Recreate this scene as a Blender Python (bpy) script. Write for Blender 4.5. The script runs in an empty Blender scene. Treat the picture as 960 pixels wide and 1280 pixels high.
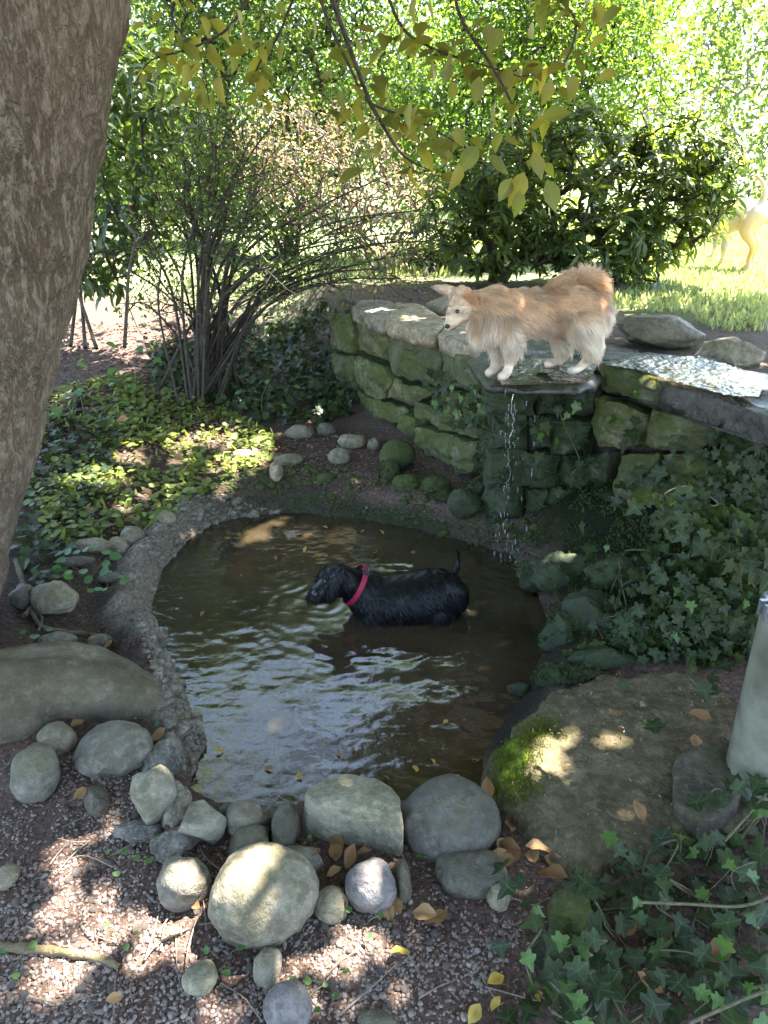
import bpy, bmesh, math, random
import numpy as np
from mathutils import Vector, Matrix

random.seed(11)
rng = np.random.default_rng(11)
scene = bpy.context.scene
COL = scene.collection

# ------------------------------------------------------------------ camera, sky, sun, exposure
CAM_H, PITCH, FPX = 1.45, math.radians(24.0), 924.0      # photo is 960 x 1280
cam_d = bpy.data.cameras.new("camera")
cam_d.sensor_fit = 'VERTICAL'
cam_d.sensor_height = 24.0
cam_d.lens = FPX / 1280.0 * 24.0
cam_d.clip_start, cam_d.clip_end = 0.05, 1000.0
cam = bpy.data.objects.new("camera", cam_d)
cam.location = (0, 0, CAM_H)
cam.rotation_euler = (math.radians(90) - PITCH, 0, 0)
COL.objects.link(cam)
scene.camera = cam

SUN_EL, SUN_AZ = math.radians(60), math.radians(55)
SUN = np.array([math.sin(SUN_AZ) * math.cos(SUN_EL), math.cos(SUN_AZ) * math.cos(SUN_EL), math.sin(SUN_EL)])
world = bpy.data.worlds.new("World")
scene.world = world
world.use_nodes = True
wn = world.node_tree
wn.nodes.clear()
w_out = wn.nodes.new('ShaderNodeOutputWorld')
w_bg = wn.nodes.new('ShaderNodeBackground')
w_sky = wn.nodes.new('ShaderNodeTexSky')
w_sky.sky_type = 'NISHITA'
w_sky.sun_disc = False
w_sky.sun_elevation = SUN_EL
w_sky.sun_rotation = SUN_AZ
w_sky.dust_density = 1.2
w_sky.ozone_density = 1.0
w_bg.inputs[1].default_value = 0.125
wn.links.new(w_sky.outputs[0], w_bg.inputs[0])
wn.links.new(w_bg.outputs[0], w_out.inputs[0])

sun_d = bpy.data.lights.new("sun", 'SUN')
sun_d.energy = 5.0
sun_d.angle = math.radians(0.5)
sun_d.color = (1.0, 0.95, 0.87)
sun_o = bpy.data.objects.new("sun", sun_d)
sun_o.rotation_euler = Vector(SUN).to_track_quat('Z', 'Y').to_euler()
sun_o.location = (3, 5, 9)
COL.objects.link(sun_o)

scene.view_settings.view_transform = 'Standard'
scene.view_settings.look = 'None'
scene.view_settings.gamma = 1.0
scene.view_settings.exposure = 3.45
scene.view_settings.use_curve_mapping = False
cy = scene.cycles
cy.max_bounces, cy.diffuse_bounces, cy.glossy_bounces = 7, 4, 3
cy.transmission_bounces, cy.transparent_max_bounces = 5, 6
cy.use_denoising = True
cy.caustics_reflective = cy.caustics_refractive = False
cy.sample_clamp_indirect = 6.0

# ------------------------------------------------------------------ pixel <-> place helpers
CC = np.array([0, 0, CAM_H])
FW = np.array([0, math.cos(PITCH), -math.sin(PITCH)])
UPV = np.array([0, math.sin(PITCH), math.cos(PITCH)])
RT = np.array([1.0, 0, 0])


def ray(px, py):
    return FW + RT * (px - 480) / FPX + UPV * (640 - py) / FPX


def P(px, py, z):                     # point at height z
    d = ray(px, py)
    return CC + d * ((z - CAM_H) / d[2])


def Q(px, py, y):                     # point at world depth y
    d = ray(px, py)
    return CC + d * (y / d[1])


def depth_of(p):
    return float((np.asarray(p) - CC) @ FW)


def to_px(p):
    v = np.asarray(p) - CC
    k = v @ FW
    return 480 + FPX * (v @ RT) / k, 640 - FPX * (v @ UPV) / k


# ------------------------------------------------------------------ noise
def _hash(ix, iy, iz, s):
    n = (ix * 374761393 + iy * 668265263 + iz * 1274126177 + s * 97531) & 0x7fffffff
    n = ((n ^ (n >> 13)) * 1103515245) & 0x7fffffff
    n = ((n ^ (n >> 11)) * 12345677) & 0x7fffffff
    return (n & 0xffff) / 32767.5 - 1.0


def vnoise(p, s=0):
    p = np.asarray(p, float)
    i = np.floor(p).astype(np.int64)
    f = p - i
    f = f * f * f * (f * (f * 6 - 15) + 10)
    out = 0
    for dx in (0, 1):
        wx = f[..., 0] if dx else 1 - f[..., 0]
        for dy in (0, 1):
            wy = f[..., 1] if dy else 1 - f[..., 1]
            for dz in (0, 1):
                wz = f[..., 2] if dz else 1 - f[..., 2]
                out = out + wx * wy * wz * _hash(i[..., 0] + dx, i[..., 1] + dy, i[..., 2] + dz, s)
    return out


def fbm(p, octv=4, s=0):
    p = np.asarray(p, float)
    a, out = 1.0, 0
    for k in range(octv):
        out = out + a * vnoise(p * (2.03 ** k) + 7.3 * k, s + k)
        a *= 0.5
    return out


def fbm2(x, y, sc, octv=4, s=0):
    x, y = np.broadcast_arrays(np.asarray(x, float), np.asarray(y, float))
    return fbm(np.stack([x * sc, y * sc, np.zeros_like(x) + 0.37], -1), octv, s)


def ss(a, b, x):
    t = np.clip((np.asarray(x, float) - a) / (b - a), 0, 1)
    return t * t * (3 - 2 * t)


def unit(v):
    v = np.asarray(v, float)
    return v / np.maximum(np.linalg.norm(v, axis=-1, keepdims=True), 1e-9)


# ------------------------------------------------------------------ mesh helpers
def mk_mesh(name, V, F, smooth=True, attrs=None):
    """V (N,3); F one (M,k) array or a list of such arrays"""
    V = np.asarray(V, np.float32)
    Fs = [np.asarray(f, np.int32) for f in (F if isinstance(F, list) else [F]) if len(f)]
    me = bpy.data.meshes.new(name)
    me.vertices.add(len(V))
    me.vertices.foreach_set("co", V.ravel())
    loops = np.concatenate([f.ravel() for f in Fs])
    tot = np.concatenate([np.full(len(f), f.shape[1], np.int32) for f in Fs])
    me.loops.add(len(loops))
    me.loops.foreach_set("vertex_index", loops)
    me.polygons.add(len(tot))
    st = np.zeros(len(tot), np.int32)
    st[1:] = np.cumsum(tot)[:-1]
    me.polygons.foreach_set("loop_start", st)
    me.polygons.foreach_set("loop_total", tot)
    me.polygons.foreach_set("use_smooth", np.full(len(tot), bool(smooth)))
    if attrs:
        for k, a in attrs.items():
            a = np.asarray(a, np.float32)
            if a.ndim == 1:
                at = me.attributes.new(k, 'FLOAT', 'POINT')
                at.data.foreach_set("value", a)
            else:
                at = me.attributes.new(k, 'FLOAT_COLOR', 'POINT')
                if a.shape[1] == 3:
                    a = np.concatenate([a, np.ones((len(a), 1), np.float32)], 1)
                at.data.foreach_set("color", a.ravel())
    me.update(calc_edges=True)
    me.validate()
    return me


def link(name, data, mat=None, parent=None, loc=None, rot=None, scl=None, label=None, cat=None, group=None, kind=None):
    o = bpy.data.objects.new(name, data)
    COL.objects.link(o)
    if mat is not None and data is not None and not data.materials:
        data.materials.append(mat)
    if loc is not None:
        o.location = [float(v) for v in loc]
    if rot is not None:
        o.rotation_euler = rot
    if scl is not None:
        o.scale = scl
    if parent is not None:
        o.parent = parent
    for k, v in (("label", label), ("category", cat), ("group", group), ("kind", kind)):
        if v:
            o[k] = v
    return o


def thing(name, label, cat, loc=(0, 0, 0), group=None):
    return link(name, None, loc=loc, label=label, cat=cat, group=group)


def mesh_arrays(me):
    n = len(me.vertices)
    V = np.empty(n * 3, np.float32); me.vertices.foreach_get('co', V)
    N = np.empty(n * 3, np.float32); me.vertices.foreach_get('normal', N)
    return V.reshape(-1, 3).astype(float), N.reshape(-1, 3).astype(float)


class Acc:
    """collects pieces into one mesh"""
    def __init__(self):
        self.v, self.f, self.n, self.a = [], {}, 0, []

    def add(self, V, F, a=0.0):
        V = np.asarray(V, float)
        F = np.asarray(F, np.int64)
        self.v.append(V)
        self.f.setdefault(F.shape[1], []).append(F + self.n)
        self.a.append(np.full(len(V), a) if np.ndim(a) == 0 else a)
        self.n += len(V)

    def mesh(self, name, smooth=True, origin=None):
        V = np.concatenate(self.v)
        if origin is not None:
            V = V - np.asarray(origin)
        return mk_mesh(name, V, [np.concatenate(f) for f in self.f.values()], smooth, {"rnd": np.concatenate(self.a)})


def tube(pts, radii, sides=6):
    pts = np.asarray(pts, float)
    n = len(pts)
    radii = np.broadcast_to(np.asarray(radii, float), (n,))
    t = unit(np.gradient(pts, axis=0))
    ref = np.array([0, 0, 1.0]) if abs(t[0, 2]) < 0.9 else np.array([1.0, 0, 0])
    a = np.linspace(0, 2 * np.pi, sides, endpoint=False)
    V = []
    u = unit(np.cross(t[0], ref))
    for i in range(n):
        u = unit(u - t[i] * (u @ t[i]))
        w = np.cross(t[i], u)
        V.append(pts[i] + radii[i] * (np.cos(a)[:, None] * u + np.sin(a)[:, None] * w))
    V = np.concatenate(V)
    i, j = np.meshgrid(np.arange(n - 1), np.arange(sides), indexing='ij')
    j2 = (j + 1) % sides
    F = np.stack([i * sides + j, i * sides + j2, (i + 1) * sides + j2, (i + 1) * sides + j], -1).reshape(-1, 4)
    return V, F


def spline(pts, n):
    pts = np.asarray(pts, float)
    k = len(pts)
    p = np.concatenate([[2 * pts[0] - pts[1]], pts, [2 * pts[-1] - pts[-2]]])
    out = []
    for q in np.linspace(0, k - 1 - 1e-6, n):
        i = int(q)
        t = q - i
        a, b, c, d = p[i], p[i + 1], p[i + 2], p[i + 3]
        out.append(0.5 * (2 * b + (c - a) * t + (2 * a - 5 * b + 4 * c - d) * t * t + (3 * b - a - 3 * c + d) * t ** 3))
    return np.array(out)


def ico(sub):
    bm = bmesh.new()
    bmesh.ops.create_icosphere(bm, subdivisions=sub, radius=1.0)
    V = np.array([v.co[:] for v in bm.verts])
    F = np.array([[v.index for v in f.verts] for f in bm.faces])
    bm.free()
    return V, F


ICO = {s: ico(s) for s in (1, 2, 3, 4, 5)}

# leaf templates: x = length 0..1, y = width, z = normal; third value = vein mask


def leaf_tpl(ws, fold=0.25, droop=0.25):
    ts = np.linspace(0, 1, len(ws))
    V, vein, F = [], [], []
    mid, lf, rt = [], [], []
    for t, w in zip(ts, ws):
        mid.append(len(V)); V.append((t, 0, -droop * t * t)); vein.append(1)
        if w > 0:
            lf.append(len(V)); V.append((t, w, fold * w - droop * t * t)); vein.append(0)
            rt.append(len(V)); V.append((t, -w, fold * w - droop * t * t)); vein.append(0)
        else:
            lf.append(None); rt.append(None)
    for i in range(len(ws) - 1):
        for side, sgn in ((lf, 1), (rt, -1)):
            q = [mid[i], mid[i + 1], side[i + 1], side[i]]
            q = [v for v in q if v is not None]
            if sgn < 0:
                q = q[::-1]
            if len(q) == 4:
                F += [(q[0], q[1], q[2]), (q[0], q[2], q[3])]
            elif len(q) == 3:
                F.append(tuple(q))
    return np.array(V, float), np.array(F), np.array(vein, float)


L_OVAL = leaf_tpl([0, .24, .30, .22, 0])
L_LANCE = leaf_tpl([0, .10, .14, .11, 0], 0.3, 0.3)
L_RHOMB = leaf_tpl([0, .27, 0], 0.3, 0.15)
L_NARROW = leaf_tpl([0, .16, 0], 0.3, 0.2)


def fan_tpl(outline, veins, cup=0.12):
    V = [(0.35, 0, 0)] + [(x, y, cup * (abs(y) * 0.8 + (x - .35) ** 2)) for x, y in outline]
    n = len(outline)
    F = [(0, 1 + i, 1 + (i + 1) % n) for i in range(n)]
    return np.array(V, float), np.array(F), np.array([1.0] + list(veins))


_iv = [(0.06, 0), (-.06, .20), (0.02, .36), (.20, .30), (.32, .53), (.48, .42), (.58, .20), (.78, .14), (1.0, 0),
       (.78, -.14), (.58, -.20), (.48, -.42), (.32, -.53), (.20, -.30), (.02, -.36), (-.06, -.20)]
L_IVY = fan_tpl(_iv, [0, 0, 1, 0, 1, 0, 0, 0, 1, 0, 0, 0, 1, 0, 1, 0])
_ro = [(0.0, 0), (.06, .30), (.32, .48), (.64, .44), (.9, .22), (.97, 0), (.9, -.22), (.64, -.44), (.32, -.48), (.06, -.30)]
L_ROUND = fan_tpl(_ro, [1, 0, 1, 0, 1, 0, 1, 0, 1, 0], 0.2)


def scatter(tpl, pos, xdir, nrm, scale, rnd=None):
    TV, TF, TVe = tpl
    pos = np.asarray(pos, float)
    n = len(pos)
    x = unit(xdir)
    z = unit(nrm - x * np.sum(nrm * x, -1, keepdims=True))
    y = np.cross(z, x)
    sc = np.broadcast_to(np.asarray(scale, float).reshape(-1, 1, 1) if np.ndim(scale) == 1 else scale, (n, 1, 1))
    V = pos[:, None, :] + sc * (TV[None, :, 0:1] * x[:, None] + TV[None, :, 1:2] * y[:, None] + TV[None, :, 2:3] * z[:, None])
    F = (TF[None] + (np.arange(n) * len(TV))[:, None, None]).reshape(-1, TF.shape[1])
    if rnd is None:
        rnd = rng.random(n)
    return V.reshape(-1, 3), F, {"rnd": np.repeat(rnd, len(TV)), "vein": np.tile(TVe, n)}


def rand_dirs(n):
    return unit(rng.normal(size=(n, 3)))


# ------------------------------------------------------------------ materials
class NT:
    def __init__(self, name):
        self.m = bpy.data.materials.new(name)
        self.m.use_nodes = True
        self.t = self.m.node_tree
        self.t.nodes.clear()
        self.out = self.n('ShaderNodeOutputMaterial')

    def n(self, typ, **kw):
        nd = self.t.nodes.new(typ)
        for k, v in kw.items():
            if k.startswith('_'):
                setattr(nd, k[1:], v)
            else:
                key = int(k[1:]) if k[0] == 'i' and k[1:].isdigit() else k.replace('__', ' ')
                if hasattr(v, 'is_linked') or isinstance(v, bpy.types.NodeSocket):
                    self.t.links.new(v, nd.inputs[key])
                else:
                    nd.inputs[key].default_value = v
        return nd

    def math(self, op, a, b=0.5, clamp=False):
        return self.n('ShaderNodeMath', _operation=op, _use_clamp=clamp, i0=a, i1=b).outputs[0]

    def mix(self, fac, a, b, blend='MIX'):
        nd = self.n('ShaderNodeMix', _data_type='RGBA', _blend_type=blend)
        for idx, v in ((0, fac), (6, a), (7, b)):
            if isinstance(v, bpy.types.NodeSocket):
                self.t.links.new(v, nd.inputs[idx])
            else:
                nd.inputs[idx].default_value = (*v, 1) if idx and len(v) == 3 else v
        return nd.outputs[2]

    def ramp(self, fac, a, b, lo=0.0, hi=1.0):
        nd = self.n('ShaderNodeMapRange', _interpolation_type='SMOOTHSTEP', i0=fac, i1=a, i2=b, i3=lo, i4=hi)
        return nd.outputs[0]

    def noise(self, scale, vec=None, detail=4, rough=0.6):
        kw = dict(Scale=scale, Detail=detail, Roughness=rough)
        if vec is not None:
            kw['Vector'] = vec
        return self.n('ShaderNodeTexNoise', **kw).outputs[0]

    def bump(self, h, strength=0.5, dist=0.01, normal=None):
        kw = dict(Strength=strength, Distance=dist, Height=h)
        if normal is not None:
            kw['Normal'] = normal
        return self.n('ShaderNodeBump', **kw).outputs[0]

    def pbsdf(self, **kw):
        return self.n('ShaderNodeBsdfPrincipled', **kw).outputs[0]

    def finish(self, sh):
        self.t.links.new(sh, self.out.inputs[0])
        return self.m

    def objvec(self):
        """object coordinates shifted by a per-object random amount"""
        tc = self.n('ShaderNodeTexCoord').outputs['Object']
        oi = self.n('ShaderNodeObjectInfo').outputs['Random']
        sh = self.math('MULTIPLY', oi, 37.0)
        return self.n('ShaderNodeVectorMath', _operation='ADD', i0=tc, i1=self.n('ShaderNodeCombineXYZ', X=sh, Y=sh, Z=sh).outputs[0]).outputs[0], oi


def stone_mat(name, c1, c2, moss=(.05, .07, .02), moss_lo=.55, moss_hi=.75, moss_max=.8, rough=.8, spec=.3, sc=1.0, speck=.5):
    t = NT(name)
    v, oi = t.objvec()
    n1 = t.noise(5 * sc, v, 6, .65)
    n2 = t.noise(40 * sc, v, 5, .7)
    n3 = t.noise(170 * sc, v, 3, .7)
    c = t.mix(t.ramp(n1, .3, .7), c1, c2)
    c = t.mix(t.math('MULTIPLY', t.ramp(n2, .45, .7), speck), c, tuple(min(1, x * 1.5) for x in c2))
    c = t.mix(t.math('MULTIPLY', t.ramp(n3, .54, .70), .35), c, tuple(x * .35 for x in c1))
    n5 = t.noise(18 * sc, v, 5, .75)
    c = t.mix(t.ramp(n5, .46, .62, 0, .6), c, tuple(x * .55 for x in c1))
    n6 = t.noise(11 * sc, v, 6, .8)
    c = t.mix(t.ramp(n6, .56, .66, 0, .5), c, tuple(min(1, x * 1.5) for x in c2))
    # mineral tint per stone
    hs = t.n('ShaderNodeHueSaturation', Color=c, Value=t.math('ADD', t.math('MULTIPLY', oi, .4), .8), Saturation=t.math('ADD', t.math('MULTIPLY', oi, .5), .7)).outputs[0]
    nm = t.noise(9 * sc, v, 6, .7)
    up = t.n('ShaderNodeSeparateXYZ', Vector=t.n('ShaderNodeNewGeometry').outputs['Normal']).outputs[2]
    mf = t.math('ADD', nm, t.math('MULTIPLY', up, .12))
    mc = t.mix(n2, tuple(x * .6 for x in moss), tuple(x * 1.6 for x in moss))
    c = t.mix(t.math('MULTIPLY', t.ramp(mf, moss_lo, moss_hi), moss_max), hs, mc)
    h = t.math('ADD', t.math('MULTIPLY', n1, .6), t.math('ADD', t.math('MULTIPLY', n2, .5), t.math('MULTIPLY', n3, .25)))
    return t.finish(t.pbsdf(Base__Color=c, Roughness=rough, Specular__IOR__Level=spec, Normal=t.bump(h, .9, .016)))


def leaf_mat(name, ca, cb, trans, tf=.5, rough=.45, spec=.4, vein=0.0, vcol=(.3, .35, .15), jitter=.35):
    t = NT(name)
    rnd = t.n('ShaderNodeAttribute', _attribute_name='rnd').outputs['Fac']
    oi = t.n('ShaderNodeObjectInfo').outputs['Random']
    r = t.math('FRACT', t.math('ADD', rnd, t.math('MULTIPLY', oi, 3.7)))
    c = t.mix(r, ca, cb)
    tc = t.n('ShaderNodeTexCoord').outputs['Object']
    bl = t.noise(60, tc, 3)
    c = t.mix(t.ramp(bl, .3, .75, 0, jitter), c, tuple(x * .5 for x in ca))
    if vein:
        ve = t.n('ShaderNodeAttribute', _attribute_name='vein').outputs['Fac']
        c = t.mix(t.math('MULTIPLY', t.ramp(ve, .82, 1.0), vein), c, vcol)
    tr = t.mix(r, trans, tuple(x * y for x, y in zip(trans, (1.25, .95, .8))))
    p = t.pbsdf(Base__Color=c, Roughness=rough, Specular__IOR__Level=spec, Normal=t.bump(bl, .15, .004))
    tl = t.n('ShaderNodeBsdfTranslucent', Color=tr).outputs[0]
    return t.finish(t.n('ShaderNodeMixShader', i0=tf, i1=p, i2=tl).outputs[0])


def bark_mat(name, c1, c2, patch, sc=1.0):
    t = NT(name)
    tc = t.n('ShaderNodeTexCoord').outputs['Object']
    mp = t.n('ShaderNodeMapping', Vector=tc, Scale=(1, 1, .30)).outputs[0]
    wv = t.n('ShaderNodeVectorMath', _operation='ADD', i0=mp, i1=t.n('ShaderNodeVectorMath', _operation='SCALE', i0=t.n('ShaderNodeTexNoise', Vector=mp, Scale=14 * sc, Detail=4.0).outputs[1], Scale=.16 / sc).outputs[0]).outputs[0]
    vo = t.n('ShaderNodeTexVoronoi', _feature='DISTANCE_TO_EDGE', Vector=wv, Scale=70 * sc).outputs[0]
    cr = t.ramp(vo, .0, .16)
    n1 = t.noise(3.5 * sc, mp, 6, .7)
    n2 = t.noise(55 * sc, mp, 5, .7)
    n4 = t.noise(9 * sc, tc, 5, .7)
    c = t.mix(t.ramp(n1, .3, .7), c1, c2)
    c = t.mix(t.ramp(n2, .46, .62, 0, .85), c, patch)
    c = t.mix(t.ramp(n4, .55, .75, 0, .6), c, (.075, .085, .045))
    c = t.mix(t.math('MULTIPLY', t.math('SUBTRACT', 1.0, cr, True), t.ramp(n4, .4, .65, .0, .5)), c, tuple(x * .5 for x in c1))
    sp = t.n('ShaderNodeTexVoronoi', Vector=tc, Scale=38 * sc).outputs[0]
    c = t.mix(t.math('MULTIPLY', t.math('MULTIPLY', t.math('LESS_THAN', sp, .16), t.ramp(n4, .5, .56)), .35), c, (.34, .31, .25))
    h = t.math('ADD', t.math('MULTIPLY', cr, .22), t.math('MULTIPLY', n2, 1.5))
    return t.finish(t.pbsdf(Base__Color=c, Roughness=.85, Specular__IOR__Level=.2, Normal=t.bump(h, 1.0, .016)))


def plain_mat(name, c1, c2, sc=30, rough=.7, spec=.3, bump=.3, bd=.006, metal=0.0, use_rnd=False, detail=5):
    t = NT(name)
    v, oi = t.objvec()
    n = t.noise(sc, v, detail, .65)
    f = t.ramp(n, .3, .7)
    if use_rnd:
        f = t.math('FRACT', t.math('ADD', t.n('ShaderNodeAttribute', _attribute_name='rnd').outputs['Fac'], t.math('MULTIPLY', f, .3)))
    return t.finish(t.pbsdf(Base__Color=t.mix(f, c1, c2), Roughness=rough, Specular__IOR__Level=spec, Metallic=metal, Normal=t.bump(n, bump, bd)))


def coat_mat(name, rough=.6, spec=.3, tf=.0, sheen=.0):
    t = NT(name)
    c = t.n('ShaderNodeAttribute', _attribute_name='col').outputs['Color']
    p = t.pbsdf(Base__Color=c, Roughness=rough, Specular__IOR__Level=spec, Sheen__Weight=sheen)
    if tf:
        p = t.n('ShaderNodeMixShader', i0=tf, i1=p, i2=t.n('ShaderNodeBsdfTranslucent', Color=c).outputs[0]).outputs[0]
    return t.finish(p)


def ground_mat():
    t = NT('ground_soil')
    c = t.n('ShaderNodeAttribute', _attribute_name='col').outputs['Color']
    tc = t.n('ShaderNodeTexCoord').outputs['Object']
    n1 = t.noise(9, tc, 6, .7)
    n2 = t.noise(70, tc, 5, .75)
    n3 = t.noise(260, tc, 3, .7)
    c = t.mix(t.ramp(n1, .3, .7, 0, .5), c, (.5, .5, .5), 'OVERLAY')
    c = t.mix(t.ramp(n2, .35, .65, .0, .65), t.mix(.5, c, (0, 0, 0)), t.mix(1.0, c, (1.75, 1.65, 1.55), 'MULTIPLY'))
    c = t.mix(t.ramp(n3, .55, .72, 0, .5), c, (.03, .025, .02))
    h = t.math('ADD', t.math('MULTIPLY', n2, .8), t.math('MULTIPLY', n3, .5))
    return t.finish(t.pbsdf(Base__Color=c, Roughness=.92, Specular__IOR__Level=.15, Normal=t.bump(h, .8, .02)))


M = {}
M['ground'] = ground_mat()
M['river'] = stone_mat('river_stone', (.140, .115, .075), (.235, .202, .14), (.115, .102, .050), .48, .75, .6, .8, .3)
M['green'] = stone_mat('green_grey_rock', (.138, .122, .082), (.24, .218, .155), (.112, .104, .05), .5, .8, .5, .75, .35)
M['dark'] = stone_mat('dark_stone', (.064, .052, .034), (.13, .110, .072), (.082, .072, .032), .5, .75, .5, .62, .4)
M['violet'] = stone_mat('violet_grey_stone', (.125, .105, .095), (.215, .185, .165), (.12, .12, .08), .7, .9, .4, .7, .35)
M['wall'] = stone_mat('mossy_wall_stone', (.058, .056, .034), (.155, .145, .085), (.060, .074, .018), .36, .62, .85, .85, .2, .8)
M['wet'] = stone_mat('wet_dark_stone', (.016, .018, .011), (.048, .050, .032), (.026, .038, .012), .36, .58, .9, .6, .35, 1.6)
M['cap'] = stone_mat('pale_cap_stone', (.19, .155, .105), (.34, .285, .205), (.10, .11, .05), .62, .85, .5, .85, .25)
M['lip'] = stone_mat('wet_ledge_stone', (.028, .025, .018), (.075, .066, .048), (.045, .045, .018), .5, .8, .5, .22, .5)
M['moss_stone'] = stone_mat('moss_covered_stone', (.05, .05, .028), (.11, .105, .06), (.05, .065, .016), .3, .6, .85, .9, .15, 1.4)
M['concrete'] = stone_mat('old_concrete', (.068, .052, .031), (.148, .118, .075), (.072, .066, .026), .46, .75, .5, .9, .2, 1.1, .6)
M['mortar'] = stone_mat('rough_mortar', (.125, .108, .082), (.27, .24, .185), (.12, .13, .08), .62, .85, .4, .9, .2, 2.0, .8)
M['crust'] = stone_mat('cement_crust', (.14, .12, .09), (.28, .245, .19), (.08, .085, .045), .5, .8, .5, .92, .15, 2.0, .5)
M['bark'] = bark_mat('trunk_bark', (.105, .075, .048), (.175, .132, .09), (.27, .22, .16))
M['root'] = stone_mat('root_bark', (.10, .075, .042), (.165, .128, .075), (.105, .088, .042), .5, .8, .5, .85, .2, .8, .3)
M['stem'] = plain_mat('dark_stem', (.028, .021, .015), (.075, .06, .045), 40, .8)
M['twig'] = plain_mat('grey_twig', (.10, .075, .06), (.22, .17, .145), 40, .8)
M['stick'] = plain_mat('dry_stick', (.12, .09, .065), (.25, .20, .15), 50, .85)
M['vine'] = plain_mat('ivy_stem', (.06, .055, .03), (.13, .11, .06), 60, .8)
M['pebble'] = plain_mat('gravel_pebbles', (.09, .066, .052), (.30, .238, .20), 60, .85, use_rnd=True)
M['pebble2'] = stone_mat('brown_pebble', (.12, .09, .075), (.30, .235, .20), (.14, .12, .09), .6, .9, .4, .85, .2, 4.0, .4)
M['litter'] = plain_mat('leaf_litter_flakes', (.075, .040, .028), (.30, .18, .135), 60, .85, use_rnd=True)
M['dry_leaf'] = leaf_mat('dry_leaf', (.22, .11, .045), (.42, .26, .12), (.35, .18, .06), .25, .7, .25, .5, (.16, .09, .04))
M['yellow_leaf'] = leaf_mat('yellow_leaf', (.55, .36, .05), (.60, .44, .12), (.5, .35, .05), .3, .6, .3, .4, (.4, .25, .05))
M['ivy'] = leaf_mat('ivy_leaf', (.013, .024, .007), (.042, .060, .017), (.07, .12, .012), .18, .50, .26, .55, (.10, .15, .06))
M['ivy_pale'] = leaf_mat('young_ivy_leaf', (.055, .11, .02), (.09, .17, .03), (.14, .28, .02), .3, .4, .45, .5, (.2, .3, .1))
M['cover'] = leaf_mat('ground_cover_leaf', (.08, .12, .022), (.26, .28, .06), (.30, .40, .05), .4, .5, .35, .2)
M['over'] = leaf_mat('overhanging_leaf', (.075, .095, .022), (.17, .16, .04), (.40, .42, .05), .5, .45, .35, .5, (.24, .22, .08))
M['crown'] = leaf_mat('crown_leaf', (.05, .085, .02), (.10, .13, .03), (.30, .38, .04), .45, .45, .35)
M['ever'] = leaf_mat('evergreen_leaf', (.038, .068, .02), (.095, .135, .035), (.24, .36, .04), .35, .45, .3)
M['bright'] = leaf_mat('bright_leaf', (.045, .095, .014), (.095, .155, .026), (.19, .35, .03), .5, .45, .35)
M['fresh'] = leaf_mat('fresh_leaf', (.045, .09, .02), (.095, .145, .035), (.19, .31, .045), .45, .45, .3)
M['pinktw'] = leaf_mat('pinkish_leaf', (.16, .12, .08), (.26, .20, .14), (.40, .34, .16), .45, .6, .25)
M['laurel'] = leaf_mat('laurel_leaf', (.022, .05, .018), (.05, .085, .026), (.16, .28, .03), .28, .3, .6)
M['grass'] = leaf_mat('grass_blade', (.18, .24, .09), (.28, .33, .15), (.42, .52, .16), .4, .5, .3)
M['moss'] = plain_mat('moss_cushion', (.09, .12, .015), (.20, .24, .03), 120, .95, .1, 1.0, .01)
M['mossleaf'] = leaf_mat('moss_leaflet', (.022, .036, .010), (.055, .075, .020), (.06, .10, .015), .2, .7, .2)
M['weed'] = leaf_mat('weed_leaf', (.05, .13, .03), (.09, .20, .05), (.2, .4, .05), .35, .45, .4)
M['fur'] = coat_mat('tan_fur', .55, .25, .30, .2)
M['skin'] = coat_mat('coat_base', .7, .2)
M['blackfur'] = coat_mat('black_fur', .40, .22)
M['nose'] = plain_mat('dog_nose', (.012, .010, .010), (.02, .018, .018), 200, .35, .6)
M['eye'] = plain_mat('dog_eye', (.008, .005, .004), (.015, .010, .007), 20, .05, .9, 0)
M['collar'] = plain_mat('crimson_collar', (.20, .008, .030), (.28, .012, .045), 300, .6, .3)
M['buckle'] = plain_mat('black_buckle', (.02, .02, .02), (.04, .04, .04), 50, .3, .5)
M['galv'] = plain_mat('galvanised_metal', (.085, .088, .06), (.20, .20, .15), 9, .5, .4, .25, .004, .0, detail=10)
M['clampm'] = plain_mat('clamp_steel', (.30, .31, .32), (.48, .49, .50), 60, .32, .6, .05, .002, .8)
M['post'] = plain_mat('painted_post', (.09, .105, .055), (.15, .165, .09), 16, .55, .4)


def water_mat(name, col, trans, bscale, bstr, bdist, rough=.02):
    t = NT(name)
    tc = t.n('ShaderNodeTexCoord').outputs['Object']
    n = t.noise(bscale, tc, 3, .5)
    nb = t.noise(bscale * .35, tc, 2, .5)
    bp = t.bump(t.math('ADD', n, t.math('MULTIPLY', nb, 1.5)), bstr, bdist)
    fr = t.n('ShaderNodeFresnel', IOR=1.33, Normal=bp).outputs[0]
    nn = t.noise(4, tc, 4)
    dc = t.mix(t.ramp(nn, .3, .7), tuple(x * .75 for x in col), tuple(x * 1.25 for x in col))
    body = t.n('ShaderNodeMixShader', i0=trans, i1=t.n('ShaderNodeBsdfDiffuse', Color=dc).outputs[0], i2=t.n('ShaderNodeBsdfTransparent', Color=(.8, .72, .5, 1)).outputs[0]).outputs[0]
    gl = t.n('ShaderNodeBsdfGlossy', Roughness=rough, Normal=bp).outputs[0]
    return t.finish(t.n('ShaderNodeMixShader', i0=t.math('MULTIPLY', fr, 2.5, True), i1=body, i2=gl).outputs[0])


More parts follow.
